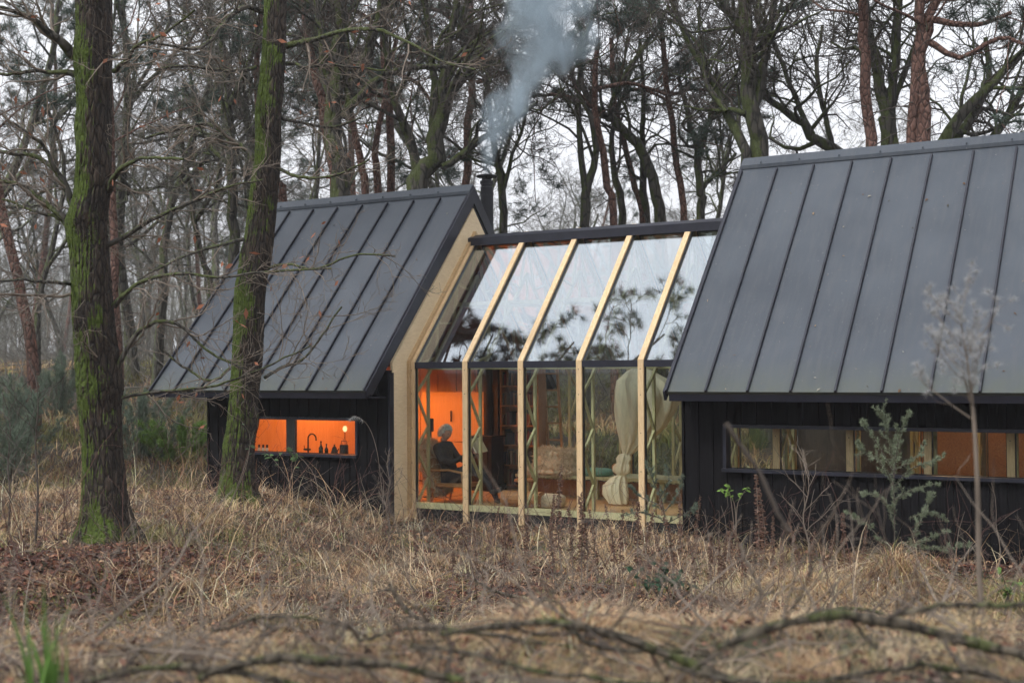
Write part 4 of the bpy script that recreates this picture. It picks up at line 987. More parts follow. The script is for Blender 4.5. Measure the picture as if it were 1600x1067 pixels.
big_oak('thick mossy oak trunk standing in the grass at the left', 13.5, [
    (146, -120, 60), (147, 0, 60), (147, 50, 60), (144, 90, 66), (146, 140, 61), (147, 200, 60), (144, 300, 62), (136, 345, 70), (137, 370, 68), (141, 400, 65), (145, 480, 66), (149, 540, 68), (155, 600, 74), (156, 640, 66), (161, 700, 62), (166, 780, 70), (170, 815, 78), (173, 840, 90)], 5, [
    ([(118, 88, 20), (90, 60, 13), (55, 30, 9), (20, 10, 7), (-30, 0, 5)], 1.0),
    ([(122, 118, 12), (95, 114, 8), (60, 112, 6), (20, 116, 5), (-30, 108, 4)], .8),
    ([(122, 340, 16), (108, 310, 11), (88, 270, 9), (60, 250, 7), (20, 240, 6), (-30, 238, 5)], 1.1),
    ([(88, 268, 8), (70, 235, 6), (40, 210, 5), (0, 180, 4)], 1.1),
    ([(112, 352, 12), (85, 330, 9), (55, 305, 7), (20, 288, 5), (-20, 282, 4)], 1.0),
    ([(112, 365, 8), (90, 340, 6), (50, 330, 5), (0, 315, 4)], .8),
    ([(168, 300, 11), (180, 275, 9), (205, 255, 7), (235, 246, 5), (290, 250, 4)], 1.0),
    ([(165, 385, 9), (200, 370, 8), (250, 342, 6), (300, 320, 5), (350, 300, 4), (410, 285, 3)], 1.1),
    ([(178, 112, 8), (200, 95, 6), (225, 70, 5), (260, 60, 4), (310, 20, 3)], 1.0),
    ([(178, 478, 10), (200, 455, 7), (235, 437, 6), (290, 432, 5), (350, 438, 4), (430, 425, 4), (520, 420, 3)], 1.0),
    ([(172, 612, 11), (182, 580, 9), (205, 530, 8), (240, 503, 6), (285, 508, 5), (330, 545, 4), (385, 575, 3)], 1.0),
    ([(188, 622, 6), (240, 612, 5), (310, 603, 4), (370, 588, 3), (430, 560, 3), (480, 535, 2)], 1.0),
    ([(112, 445, 6), (80, 440, 5), (40, 436, 4), (-10, 435, 3)], .7),
    ([(112, 460, 5), (70, 464, 4), (30, 466, 4), (-10, 463, 3)], .6)])
big_oak('leaning mossy oak trunk in front of the left cabin window', 17.6, [
    (432, -120, 40), (430, 0, 40), (427, 100, 42), (420, 170, 44), (419, 230, 43), (414, 280, 45), (409, 330, 46), (402, 400, 48), (392, 450, 50), (388, 520, 51), (385, 570, 52), (381, 620, 50), (376, 680, 52), (373, 730, 55), (374, 765, 60), (375, 790, 70)], 9, [
    ([(402, 252, 12), (385, 235, 9), (360, 215, 7), (325, 195, 5), (285, 200, 5), (230, 212, 4)], 1.2),
    ([(413, 20, 10), (385, 12, 8), (350, 40, 7), (330, 70, 6), (300, 80, 5), (240, 70, 4)], 1.2),
    ([(448, 72, 11), (490, 62, 8), (540, 52, 7), (590, 50, 6), (640, 70, 5), (690, 98, 4), (740, 110, 3)], 1.2),
    ([(447, 100, 6), (480, 104, 5), (530, 100, 4), (600, 110, 3)], 1.0),
    ([(440, 185, 6), (470, 190, 5), (520, 200, 4), (560, 190, 3)], 1.0),
    ([(432, 262, 6), (470, 275, 5), (520, 270, 4), (570, 245, 3)], 1.0),
    ([(395, 370, 6), (340, 385, 5), (290, 400, 4), (240, 425, 4), (215, 440, 3)], 1.0),
    ([(400, 105, 6), (360, 112, 5), (300, 105, 4), (240, 112, 4)], 1.1),
    ([(414, 590, 6), (440, 575, 5), (475, 562, 4), (510, 520, 3), (540, 480, 3)], .9),
    ([(360, 575, 5), (330, 590, 4), (290, 570, 4), (250, 540, 3)], .9),
    ([(412, 420, 5), (450, 415, 4), (500, 420, 4), (560, 400, 3), (620, 405, 3)], .9)])
# ---- the wood behind: individual trees from a few grown kinds
G1 = 'bare oaks filling the misty wood'; G2 = 'pines filling the misty wood'
kinds = [auto_oak(200+i, H=14+1.2*i, r=.13+.018*(i % 3), lean=.10+.03*(i % 2), label='bare oak standing deep in the misty wood', cat='oak', group=G1) for i in range(6)]
pk = [auto_pine(300+i, H=15+1.5*i, r=.16+.02*i, label='pine standing deep in the misty wood', cat='pine tree', group=G2) for i in range(3)]
used = set(); rs = random.Random(42); spots = []
def wood(px, d, kind=None, sc=None):
    b = gp(px, d)
    if d < 60:
        for q in spots:
            if (q[0]-b[0])**2+(q[1]-b[1])**2 < 2.2: return
    spots.append(b)
    src = kind if kind is not None else (rs.choice(pk) if rs.random() < .13 else rs.choice(kinds))
    s = sc or rs.uniform(.75, 1.15); rz = rs.uniform(0, 6.28)
    if src.name not in used: used.add(src.name); src.location = Vector([float(v) for v in b]); src.rotation_euler = (0, 0, rz); src.scale = (s, s, s)
    else: copy_tree(src, b, rz, s)
for i in range(9): wood(rs.uniform(-160, 1780), rs.uniform(36, 48))
for i in range(12): wood(rs.uniform(-200, 560), rs.uniform(36, 60))
for i in range(16): wood(rs.uniform(-160, 1780), rs.uniform(48, 70), sc=rs.uniform(.55, .8))
for i in range(48): wood(rs.uniform(-260, 620), rs.uniform(55, 110), sc=rs.uniform(.6, .95))
for i in range(70): wood(rs.uniform(500, 1850), rs.uniform(60, 125), sc=rs.uniform(.5, .85), kind=rs.choice(kinds))
for px in (-60, 60, 240, 300, 420): wood(px, rs.uniform(29, 36))
# trees behind the photographer: they are what the upright glass mirrors
for i in range(16):
    a = rs.uniform(-2.4, 2.4); r_ = rs.uniform(9, 26); x = math.sin(a+YAW)*r_*1.0; y = -abs(math.cos(a))*r_-4
    if x*x+y*y < 30: continue
    copy_tree(rs.choice(pk+kinds), (x, y, float(gz(x, y))), rs.uniform(0, 6.28), rs.uniform(.8, 1.1))
for (x, y) in ((3.5, 11), (6.5, 16), (-21, 9), (-24, 15)): copy_tree(rs.choice(kinds), (x, y, float(gz(x, y))), rs.uniform(0, 6), .9)
# big pine right of the frame whose limbs reach over the glasshouse (mirrored in the roof panes)
def overhang_pine():
    rng = np.random.default_rng(77); b = np.array([-18.6, 11.6, float(gz(-18.6, 11.6))])
    root = empty('pine_tree', b, 0, 'tall pine outside the left edge with limbs reaching over the glasshouse', 'pine tree')
    P, W = resample([(0, 0, -.4), (.1, 0, 4), (-.1, .1, 9), (-.4, .1, 14)], [.30, .26, .2, .1], 12); mesh_parts('trunk', [(*tubes(P[None], W[None], 12), None, 0)], [MAT['pinebark']], root)
    limbs = []
    for (h, ex, ey, ez) in ((9.2, 4.4, 4.6, 9.6), (9.8, 5.6, 4.7, 10.2), (9.5, 6.8, 4.3, 9.8), (10.2, 7.6, 4.8, 10.6), (10.5, 3.4, 4.9, 10.4), (9.6, 3.0, 4.5, 9.6), (10, 2.6, 5.0, 10), (9.6, 6.2, 3.6, 10), (9.0, 5.0, 3.9, 9.4), (11, 8.4, 4.2, 10.6)):
        P, W = resample([(-.1, .05, h), (ex*.4, ey*.3, h+(ez-h)*.5), (ex*.75, ey*.7, ez-.1), (ex, ey, ez)], [.11, .08, .05, .02], 9); limbs.append((P, W))
    P2 = np.stack([l[0] for l in limbs]); R2 = np.stack([l[1] for l in limbs])
    Pb, Rb = grow(P2, R2, 7, .4, 1, .7, .3, 8, .2, .03, .5, .01, rng, lens=1.15, flat=.35)
    parts = needle_limbs(Pb, Rb, rng, tn=13, tl=.15, n3=6, n4=5, w=.0035, start=.25)+[(*tubes(P2, R2, 7), None, 0)]
    mesh_parts('crown', parts, [MAT['pinebark'], MAT['twig'], MAT['needle']], root)
overhang_pine()
# ================================================================== ground
def sheet():
    def ax(a, b, st, lo, hi):
        core = np.arange(a, b+st/2, st); g = [st*1.35]
        out = [core[-1]]; s = st
        while out[-1] < hi: s *= 1.22; out.append(out[-1]+s)
        inn = [core[0]]; s = st
        while inn[-1] > lo: s *= 1.22; inn.append(inn[-1]-s)
        return np.concatenate([np.array(inn[1:])[::-1], core, out[1:]])
    X = ax(-26, 8, .16, -420, 420); Y = ax(2, 40, .16, -420, 420)
    gx, gy = np.meshgrid(X, Y); z = gz(gx, gy)
    fine = (np.abs(gx+9) < 17.5) & (gy > 2) & (gy < 40)
    z = z+fine*(sinnoise(gx, gy, .28, 9)*.018+RNG.normal(size=z.shape)*.008)
    z = np.where(np.hypot(gx, gy) > 160, np.minimum(z, 6), z)
    V = np.stack([gx, gy, z], -1).reshape(-1, 3); nx, ny = len(X), len(Y)
    j, i = np.meshgrid(np.arange(ny-1), np.arange(nx-1), indexing='ij')
    F = np.stack([j*nx+i, j*nx+i+1, (j+1)*nx+i+1, (j+1)*nx+i], -1).reshape(-1, 4)
    o = mk('ground', V, F, MAT['ground'], None, smooth_=True); tag(o, 'leaf-strewn forest floor', 'ground', kind='structure')
sheet()
def world_dl(d, l):
    return -d*math.sin(YAW)+l*math.cos(YAW), d*math.cos(YAW)+l*math.sin(YAW)
def inside(x, y, m=0.0):
    a = (x > -15.5-m) & (x < -11.7+m) & (y > YW-m) & (y < 2*YR-YW+m)
    b = (x > -6.75-m) & (x < 0+m) & (y > YW-m) & (y < 2*YR-YW+m)
    c = (x > -11.8-m) & (x < -6.7+m) & (y > YL-.02-m) & (y < 2*YR-YL+m)
    return a | b | c
def blades(base, h, dirv, lean, w, tint, M=5, droop=1.0):
    K = len(base); s = np.linspace(0, 1, M)[None, :, None]; h = h[:, None, None]; lean = lean[:, None, None]
    up = np.array([0, 0, 1.])[None, None]; D = np.concatenate([dirv, np.zeros((K, 1))], 1)[:, None]
    P = base[:, None]+up*h*(s-droop*.55*lean*s**2.2)+D*h*lean*(s**1.8)
    side = np.stack([-dirv[:, 1], dirv[:, 0], np.zeros(K)], 1); tw = RNG.normal(size=(K, 1))*.6
    side = unit(side+np.concatenate([dirv, np.zeros((K, 1))], 1)*tw)[:, None]
    ww = (w[:, None, None]*(1-.9*s**1.5))*.5
    V = np.stack([P-side*ww, P+side*ww], 2).reshape(-1, 3)
    b = (np.arange(K)*M*2)[:, None, None]; j = (np.arange(M-1)*2)[None, :, None]
    F = np.concatenate([b+j, b+j+1, b+j+3, b+j+2], -1).reshape(-1, 4)
    c = np.repeat(tint, M*2, 0); return V, F, c
PAL = np.array([[.62, .43, .25], [.48, .31, .175], [.32, .18, .11], [.17, .085, .06], [.82, .64, .43], [.36, .32, .12], [.17, .22, .06]])
def pal(K, wts, var=.2):
    i = RNG.choice(len(PAL), K, p=np.array(wts)/sum(wts)); return (PAL[i]*(1+var*RNG.normal(size=(K, 1))).clip(.4, 1.7)).clip(.01, .8)
def litterness(d, l):
    pat = smooth(-.3, .25, sinnoise(d*1.0, l*1.0, 1.3, 23))*smooth(16.5, 13.5, d)*.9
    v = smooth(-.6, -3.6, l)*smooth(14.0, 11.0, d)*smooth(8.0, 9.6, d)*(.75+.35*sinnoise(d, l, .55, 41)).clip(0, 1)
    v = np.maximum(v, .95*np.exp(-((l-0.2)**2/5+(d-11.1)**2/1.6)))
    v = np.maximum(v, .6*np.exp(-((l-3.4)**2/1.5+(d-11.2)**2/.8)))
    return np.maximum(v*(.75+.5*sinnoise(d*1.0, l*1.0, .8, 17)).clip(0, 1.2), pat)
def tussock_field(name, label, K, per, dr, hr, wts, spread, width, lean, seed, lmul=.60, cat='grass', excl=.02, litter=True, dpow=1.0, green=0):
    K = int(K*1.27); n = int(K*1.9); u = RNG.random(n); d = dr[0]*(dr[1]/dr[0])**(u**dpow); l = (RNG.random(n)*2-1)*(d*lmul+.8)
    x, y = world_dl(d, l); ok = ~inside(x, y, .12)
    if litter: ok &= RNG.random(n) > litterness(d, l)*.93
    dens = .5+.5*sinnoise(x, y, 1.1, seed); ok &= RNG.random(n) < .35+.75*dens
    x, y, d, l = x[ok][:K], y[ok][:K], d[ok][:K], l[ok][:K]; k = len(x)
    hs = RNG.uniform(hr[0], hr[1], k)*(.7+.5*(.5+.5*sinnoise(x, y, 1.6, seed+1)))
    td = RNG.uniform(0, 6.28, k)
    bx = np.repeat(x, per)+RNG.normal(size=k*per)*spread; by = np.repeat(y, per)+RNG.normal(size=k*per)*spread
    ok = ~inside(bx, by, excl); hh = np.repeat(hs, per)*RNG.uniform(.35, 1.2, k*per)
    az = np.repeat(td, per)+RNG.normal(size=k*per)*1.1; tc = np.repeat(pal(k, wts, .2), per, 0)*.6+pal(k*per, wts, .3)*.4
    if green:
        gm = (np.repeat(sinnoise(x, y, 1.7, 31), per) > green)[:, None]; tc = np.where(gm, tc*.35+np.array([.12, .15, .045])*.75, tc)
    ln = RNG.uniform(lean[0], lean[1], k*per); w = RNG.uniform(.6, 1.3, k*per)*width*np.repeat(np.sqrt(d/13), per)
    base = np.stack([bx, by, gz(bx, by)-.02], 1)
    V, F, c = blades(base[ok], hh[ok], np.stack([np.cos(az), np.sin(az)], 1)[ok], ln[ok], w[ok], tc[ok])
    o = mk(name, V, F, MAT['blade'], None, col=c, smooth_=True); return tag(o, label, cat, kind='stuff')
tussock_field('dry_grass', 'pale straw-coloured grass tussocks in front of the houses', 1500, 42, (8.6, 21), (.16, .42), [3, 3, 3, 2, 3, 1.4, .8], .085, .0068, (.5, 1.5), 51, green=.42)
tussock_field('matted_grass', 'flattened dead grass and stems between the tussocks', 1300, 30, (8, 20), (.10, .26), [1, 2, 4, 7, .8, .4, .3], .18, .006, (1.0, 1.9), 61)  # mostly dark browns: shadow low among the blades put into their colour
tussock_field('bank_grass', 'rough grass on the near bank, out of focus', 900, 60, (4.2, 8.8), (.08, .24), [3, 3, 3, 5, 4, 1.5, 1.0], .05, .005, (.5, 1.7), 71, litter=False, green=.4)
tussock_field('far_grass', 'grass and dead growth on the bank behind the houses', 2600, 26, (21.5, 42), (.25, .65), [1, 2, 3, 2, .5, 1.3, 1.2], .16, .012, (.3, 1.2), 81, litter=False, lmul=.66, green=.05)
tussock_field('green_sprouts', 'fresh green grass tufts among the leaf litter', 520, 34, (8.5, 19), (.08, .22), [0, 0, 0, 0, 0, 1, 4], .06, .005, (.3, 1.1), 91, litter=False)
tussock_field('tall_stems', 'long thin arching dead stems rising over the grass', 1150, 3, (9.5, 19.8), (.45, 1.15), [3, 3, 2, 2, 5, 0, 0], .12, .007, (.4, 1.35), 95, litter=True)
# fallen leaves
def leaves(name, label, K, dr, dens, sz, wts, seed, lift=.03, lmul=.60):
    K = int(K*1.25)
    n = K*3; d = dr[0]*(dr[1]/dr[0])**RNG.random(n); l = (RNG.random(n)*2-1)*(d*lmul+.6); x, y = world_dl(d, l)
    ok = (~inside(x, y, .02)) & (RNG.random(n) < dens(d, l)); x, y, d = x[ok][:K], y[ok][:K], d[ok][:K]; k = len(x)
    p = np.stack([x, y, gz(x, y)+RNG.random(k)*lift+.012], 1); a = RNG.normal(size=(k, 3)); a[:, 2] *= .35; a = unit(a); nn = RNG.normal(size=(k, 3))*.55+[0, 0, 1]; b = unit(np.cross(nn, a))
    s = (sz*RNG.uniform(.6, 1.4, k))[:, None]; up = np.array([0, 0, 1.])*s*.35*RNG.random((k, 1))
    V = np.stack([p-a*s, p-a*s*.35+b*s*.5+up, p+a*s*.35+b*s*.55+up*.6, p+a*s, p+a*s*.3-b*s*.5+up*.8, p-a*s*.4-b*s*.45+up], 1).reshape(-1, 3)
    F0 = np.arange(k)[:, None]*6
    F = np.concatenate([F0+np.array([[0, 1, 4, 5]]), F0+np.array([[1, 2, 3, 4]])])
    P2 = np.array([[.20, .085, .055], [.13, .060, .045], [.30, .15, .09], [.065, .036, .032], [.17, .12, .10], [.42, .27, .17]]); i = RNG.choice(6, k, p=np.array(wts)/sum(wts))
    c = (P2[i]*(1+.25*RNG.normal(size=(k, 1))).clip(.5, 1.6)); o = mk(name, V, F, MAT['leaf'], None, col=np.repeat(c, 6, 0)); return tag(o, label, 'leaves', kind='stuff')
leaves('leaf_litter', 'brown fallen oak leaves covering the ground', 80000, (7.8, 21), lambda d, l: .25+litterness(d, l), .029, [3, 5, 1.5, 6, 2.5, 1.2], 1)
leaves('bank_leaves', 'fallen leaves on the near bank', 6000, (4.2, 8.5), lambda d, l: (.5+.6*sinnoise(d*1.3, l*1.3, .6, 77)).clip(.03, 1), .017, [2, 5, 1, 6, 2, .5], 2)
# scattered fallen twigs
def twig_field(name, label, K, dr, ln, r, seed, mat='twigpale', upz=.25, lmul=.47, zo=.05):
    rng = np.random.default_rng(seed); d = rng.uniform(*dr, K); l = (rng.random(K)*2-1)*(d*lmul+.6); x, y = world_dl(d, l); ok = ~inside(x, y, .3); x, y = x[ok], y[ok]; k = len(x)
    M = 7; P = np.zeros((k, M, 3)); P[:, 0] = np.stack([x, y, gz(x, y)+rng.random(k)*zo], 1); dv = rng.normal(size=(k, 3)); dv[:, 2] = np.abs(dv[:, 2])*upz; dv = unit(dv); L_ = ln*(.4+1.2*rng.random(k))
    for m_ in range(1, M): dv = unit(dv+rng.normal(size=dv.shape)*.16); P[:, m_] = P[:, m_-1]+dv*(L_/(M-1))[:, None]
    rr = (r*(.4+rng.random(k)))[:, None]*np.linspace(1, .3, M)[None]
    P2, R2 = grow(P, rr, 3, .2, 1, .8, .4, 5, .25, 0, .6, .0015, rng, rmin=.0015)
    V, F = merge([tubes(P, rr, 5), tubes(P2, R2, 3)]); o = mk(name, V, F, MAT[mat], None, smooth_=True); return tag(o, label, 'twigs', kind='stuff')
twig_field('fallen_twigs', 'thin dead twigs lying in the grass', 900, (8.5, 20), .7, .005, 1, upz=.7)
twig_field('bramble_canes', 'thin dark reddish bramble canes standing in the grass', 420, (9.5, 19), .95, .0045, 12, 'cane', 2.2)
twig_field('brash', 'tangle of thin broken twigs on the near bank', 520, (4.2, 7.6), .6, .0055, 2, 'twigpale', .42)
twig_field('undergrowth', 'grey-brown tangle of saplings and bracken under the far trees', 3600, (31, 85), 2.8, .012, 3, 'twigfar', 1.6, .54, .4)
def far_wood():
    rng = np.random.default_rng(91); K = 1500; d = rng.uniform(95, 140, K); l = (rng.random(K)*2-1)*(d*.62+5); x, y = world_dl(d, l); M = 7
    P = np.zeros((K, M, 3)); P[:, 0] = np.stack([x, y, gz(x, y)-.5], 1); dv = unit(rng.normal(size=(K, 3))*.07+[0, 0, 1]); L_ = rng.uniform(5, 12, K)
    for m_ in range(1, M): dv = unit(dv+rng.normal(size=dv.shape)*.07+[0, 0, .03]); P[:, m_] = P[:, m_-1]+dv*(L_/(M-1))[:, None]
    rr = (.12*(.4+rng.random(K)))[:, None]*np.linspace(1, .2, M)[None]
    P2, R2 = grow(P, rr, 9, .15, 1, .8, .34, 5, .2, .06, .5, .012, rng, rmin=.02); P3, R3 = grow(P2, R2, 5, .2, 1, .8, .5, 4, .25, .05, .6, .01, rng, rmin=.014)
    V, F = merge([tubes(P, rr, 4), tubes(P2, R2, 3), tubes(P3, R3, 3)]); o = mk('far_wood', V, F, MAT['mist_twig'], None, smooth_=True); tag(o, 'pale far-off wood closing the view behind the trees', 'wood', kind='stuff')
far_wood()
twig_field('bramble_tangle', 'bare brown bramble and bracken stems behind the left oak', 900, (22.5, 36), 1.1, .007, 4, 'twigpale', 1.0, .52, .2)
# ================================================================== single plants
def fallen(label, px, seed, d, dz=None, mat='deadwood', tw=1.0):
    rng = np.random.default_rng(seed); dd = d if hasattr(d, '__len__') else [d]*len(px)
    pts = [at(a, b, q) for (a, b, w), q in zip(px, dd)]; ws = [w/2*q/FPX for (a, b, w), q in zip(px, dd)]
    base = pts[0].copy(); root = empty('fallen_branch', base, 0, label, 'branch')
    P, W = resample(pts, ws, 22); P = P-base; P[1:] += np.cumsum(rng.normal(size=(21, 3))*.004, 0); W = W*1.0*(1+.12*rng.normal(size=22)).clip(.7, 1.3)
    parts = [(*tubes(P[None], W[None], 12), None, 0)]
    if tw:
        P2, R2 = grow(P[None], W[None], int(7*tw), .1, 1, .8, .28, 7, .2, .03, .45, .002, rng); P3, R3 = grow(P2, R2, 3, .2, 1, .8, .5, 5, .25, .02, .6, .0015, rng, rmin=.0016)
        parts += [(*tubes(P2, R2, 6), None, 1), (*tubes(P3, R3, 4), None, 1)]
    mesh_parts('limb', parts, [MAT[mat], MAT['twig']], root)
    return root
fallen('mossy green bough sweeping down to the bottom right corner, out of focus', [(1120, 1012, 13), (1200, 985, 15), (1300, 965, 17), (1370, 972, 18), (1460, 990, 18), (1540, 1010, 18), (1640, 1035, 19)], 1, 3.9)
fallen('thinner mossy branch above the bough at the right edge', [(1375, 975, 9), (1420, 960, 9), (1500, 952, 9), (1580, 957, 9), (1660, 965, 8)], 2, 4.0, tw=.6)
fallen('dead mossy branch across the bottom middle', [(690, 990, 9), (780, 975, 11), (860, 965, 13), (930, 985, 14), (1010, 1010, 15), (1090, 1045, 15), (1160, 1075, 15)], 3, 4.2)
fallen('dark thick branch at the bottom left of middle', [(310, 1062, 12), (370, 1040, 14), (450, 1026, 16), (540, 1026, 15), (620, 1030, 13), (720, 1050, 11)], 4, 3.9)
fallen('long pale branch low across the bottom', [(640, 1008, 7), (740, 1020, 8), (850, 1040, 8), (960, 1050, 8), (1060, 1062, 7)], 5, 3.9, tw=.6)
fallen('mossy crooked stick lying left of the dark bush', [(742, 905, 4), (768, 922, 5), (800, 932, 6), (840, 940, 5), (872, 943, 4)], 6, 9.3, tw=.4)
fallen('upright broken branch stub in the centre foreground', [(682, 1005, 7), (672, 975, 8), (650, 950, 7), (628, 925, 6), (615, 905, 4)], 7, 6.2, tw=.7)
fallen('dark branch along the bottom right edge', [(1040, 1030, 8), (1110, 1056, 9), (1200, 1068, 10), (1290, 1062, 9)], 8, 3.8, tw=.8)
fallen('thin dead shoot leaning in front of the right cabin wall', [(1235, 830, 6), (1210, 790, 7), (1178, 725, 7), (1155, 690, 7), (1143, 662, 8)], 9, 4.6, tw=0, mat='twig')
fallen('curved dead branch low in the right grass', [(1150, 990, 5), (1220, 968, 6), (1290, 950, 6), (1360, 948, 5), (1420, 960, 4)], 10, 7.2, tw=.8)
fallen('blurred bough running left from the bottom middle', [(60, 1075, 9), (180, 1052, 10), (300, 1045, 11), (400, 1058, 11), (500, 1075, 10)], 21, 3.9, tw=1.3)
fallen('blurred grey branch dipping under the middle branch', [(880, 962, 7), (900, 990, 8), (950, 1012, 8), (1020, 1022, 8), (1110, 1040, 7)], 22, 4.3, tw=1.3)
fallen('greenish blurred branch at the bottom right, under the bough', [(1290, 1062, 8), (1400, 1040, 10), (1500, 1045, 11), (1620, 1068, 11)], 23, 4.1, tw=1.2)
fallen('thin branch arching over the lower left hummock', [(330, 985, 5), (400, 968, 6), (470, 965, 6), (560, 985, 6), (600, 1010, 5)], 24, 5.0, tw=1.2)
fallen('thin branch crossing the middle of the near tangle', [(560, 1000, 5), (650, 985, 6), (740, 990, 6), (830, 1010, 6), (900, 1030, 5)], 25, 4.6, tw=1.2)
fallen('blurred forked twig rising right of the middle hummock', [(1175, 960, 5), (1190, 920, 5), (1165, 880, 5), (1150, 850, 4)], 26, 5.6, tw=1.0, mat='twigpale')
# dried seed stalks (willowherb-like): four kinds, copied
def stalk(seed, h):
    rng = np.random.default_rng(seed); root = empty('seed_stalk', (0, 0, 0), 0, 'dead brown seed stalk standing in the grass', 'dead plant', 'dead brown seed stalks in the grass')
    P, W = resample([(0, 0, -.05), (rng.normal()*.03, rng.normal()*.03, h*.5), (rng.normal()*.06, rng.normal()*.06, h)], [.006, .005, .0015], 12)
    mk('stem', *tubes(P[None], W[None], 6), MAT['twigpale'], root, smooth_=True)
    k = 260; t = .35+.65*rng.random(k); i = (t*11).astype(int).clip(0, 10); p = P[i]+(P[i+1]-P[i])*(t*11-i)[:, None]; dv = rng.normal(size=(k, 3)); dv[:, 2] = dv[:, 2]*.4-.25; dv = unit(dv)
    ln = (.045*(1.25-t)*(.5+rng.random(k))+.008)[:, None]; sd = unit(np.cross(dv, rng.normal(size=(k, 3))))*.007
    V = np.stack([p-sd*.3, p+dv*ln*.6-sd, p+dv*ln, p+dv*ln*.6+sd], 1).reshape(-1, 3); c = np.array([.16, .095, .07])*(.6+.9*rng.random((k, 1)))
    mk('seed_heads', V, np.arange(k*4).reshape(-1, 4), MAT['leaf'], root, col=np.repeat(c, 4, 0)); return root
sk = [stalk(i, .75+.12*i) for i in range(4)]; rs2 = random.Random(3)
SP = [(786, 13.2, 1), (822, 13.8, .9), (762, 14, .8), (880, 13, 1.1), (893, 13.6, 1.15), (905, 12.6, 1.2), (915, 13, 1.0), (870, 14.2, .9), (993, 12.8, 1.25), (1010, 13.5, 1.0), (1048, 12.5, 1), (1060, 13.6, .9), (1108, 12.6, .85), (1130, 12.2, .8), (1185, 12.6, 1.25), (1178, 13, 1.0), (1222, 12.4, .8), (1240, 12.8, .9), (1262, 12, .7), (1098, 13.4, .9), (650, 13.6, .8), (705, 13, .7), (958, 13.4, .9), (975, 12.4, .8), (1315, 13.4, 1.15), (1120, 12, .75), (1160, 12.1, .8), (1205, 12, .75), (1140, 12.9, .9), (1080, 12, .8), (930, 12.2, .9), (868, 12.6, .9), (742, 12.8, .75), (1030, 12.2, .8), (1290, 12.3, .8), (390, 13.2, .6), (402, 12.6, .55), (1345, 13, .9)]
for i, (px, d, s) in enumerate(SP):
    b = gp(px, d); src = sk[i % 4]
    if i < 4: src.location = Vector([float(v) for v in b]); src.scale = (s, s, s*1.05); src.rotation_euler = (0, 0, rs2.uniform(0, 6))
    else: copy_tree(src, b, rs2.uniform(0, 6), s)
# tall dried umbel in the right foreground
def umbel():
    rng = np.random.default_rng(8); d = 5.6; b = gp(1532, d); root = empty('dried_seed_head', b, 0, 'tall fluffy grey seed head blurred in the right foreground', 'dead plant')
    pts = [b, at(1530, 900, d), at(1528, 780, d), at(1522, 660, d), at(1512, 570, d), at(1500, 495, d)]; P, W = resample(np.array(pts)-b, [.013, .012, .011, .009, .005, .002], 26)
    mk('stem', *tubes(P[None], W[None], 10), MAT['twigpale'], root, smooth_=True)
    P2, R2 = grow(P[None], W[None], 18, .60, 1, .85, .22, 7, .12, .10, .45, .0015, rng, rmin=.002); P3, R3 = grow(P2, R2, 5, .25, 1., .7, .45, 5, .2, .05, .6, .001, rng, rmin=.0011)
    V, F = merge([tubes(P2, R2, 5), tubes(P3, R3, 3)]); mk('side_stems', V, F, MAT['twigpale'], root)
    tp = np.concatenate([P3[:, -1], P2[:, -1]]); V, F, c = tufts(tp, rng.normal(size=tp.shape), 44, .027, .0022, rng, 1.5, (.60, .55, .50), .12); mk('seed_fluff', V, F, MAT['needle'], root, col=c.clip(0, .8))
umbel()
# spiky evergreen bushes: gorse by the right cabin, saplings, broom at the far left
def spiky(name, label, cat, b, shoots, seed, base, nl=.05, nw=.004, dn=46, w=.006):
    """shoots: list of control-point lists relative to the root, clothed in short needles"""
    rng = np.random.default_rng(seed); root = empty(name, b, 0, label, cat); st, ps, ds = [], [], []
    for s in shoots:
        P, W = resample(s, np.linspace(w, .002, len(s)), 12); st.append((P, W))
        L_ = np.linalg.norm(np.diff(P, axis=0), axis=1).sum(); k = int(dn*L_*10); t = rng.random(k)**.9; i = (t*11).astype(int).clip(0, 10); p = P[i]+(P[i+1]-P[i])*(t*11-i)[:, None]
        tn = unit(P[i+1]-P[i]); q = unit(rng.normal(size=(k, 3))+tn*.7); ps.append(p); ds.append(q)
        P2, R2 = grow(P[None], W[None], max(4, int(L_*16)), .1, 1, .8, .10, 5, .12, .06, .6, .0015, rng, rmin=.0015); st2 = P2
        st.extend([(P2[a], R2[a]) for a in range(len(P2))])
        m_ = (P2[:, :-1]+P2[:, 1:])/2; pp = np.concatenate([P2[:, 1:].reshape(-1, 3), m_.reshape(-1, 3)]); tt = np.concatenate([(P2[:, 1:]-P2[:, :-1]).reshape(-1, 3)]*2); rp = 9
        ps.append(np.repeat(pp, rp, 0)); ds.append(unit(rng.normal(size=(len(pp)*rp, 3))*.9+unit(np.repeat(tt, rp, 0))))
    V, F = merge([tubes(P[None], W[None], 5) for P, W in st]); mk('stems', V, F, MAT['twig'], root)
    p = np.concatenate(ps); q = np.concatenate(ds); V, F, c = tufts(p, q, 1, nl, nw, rng, .1, base, .22); mk('needles', V, F, MAT['needle'], root, col=c); return root
def rel(b, pts, d, rng=None, j=.0): return [np.array(at(x, y, d+(rng.normal()*j if rng is not None else 0)))-b for x, y in pts]
d = 12.4; b = gp(1395, d); r_ = np.random.default_rng(4)
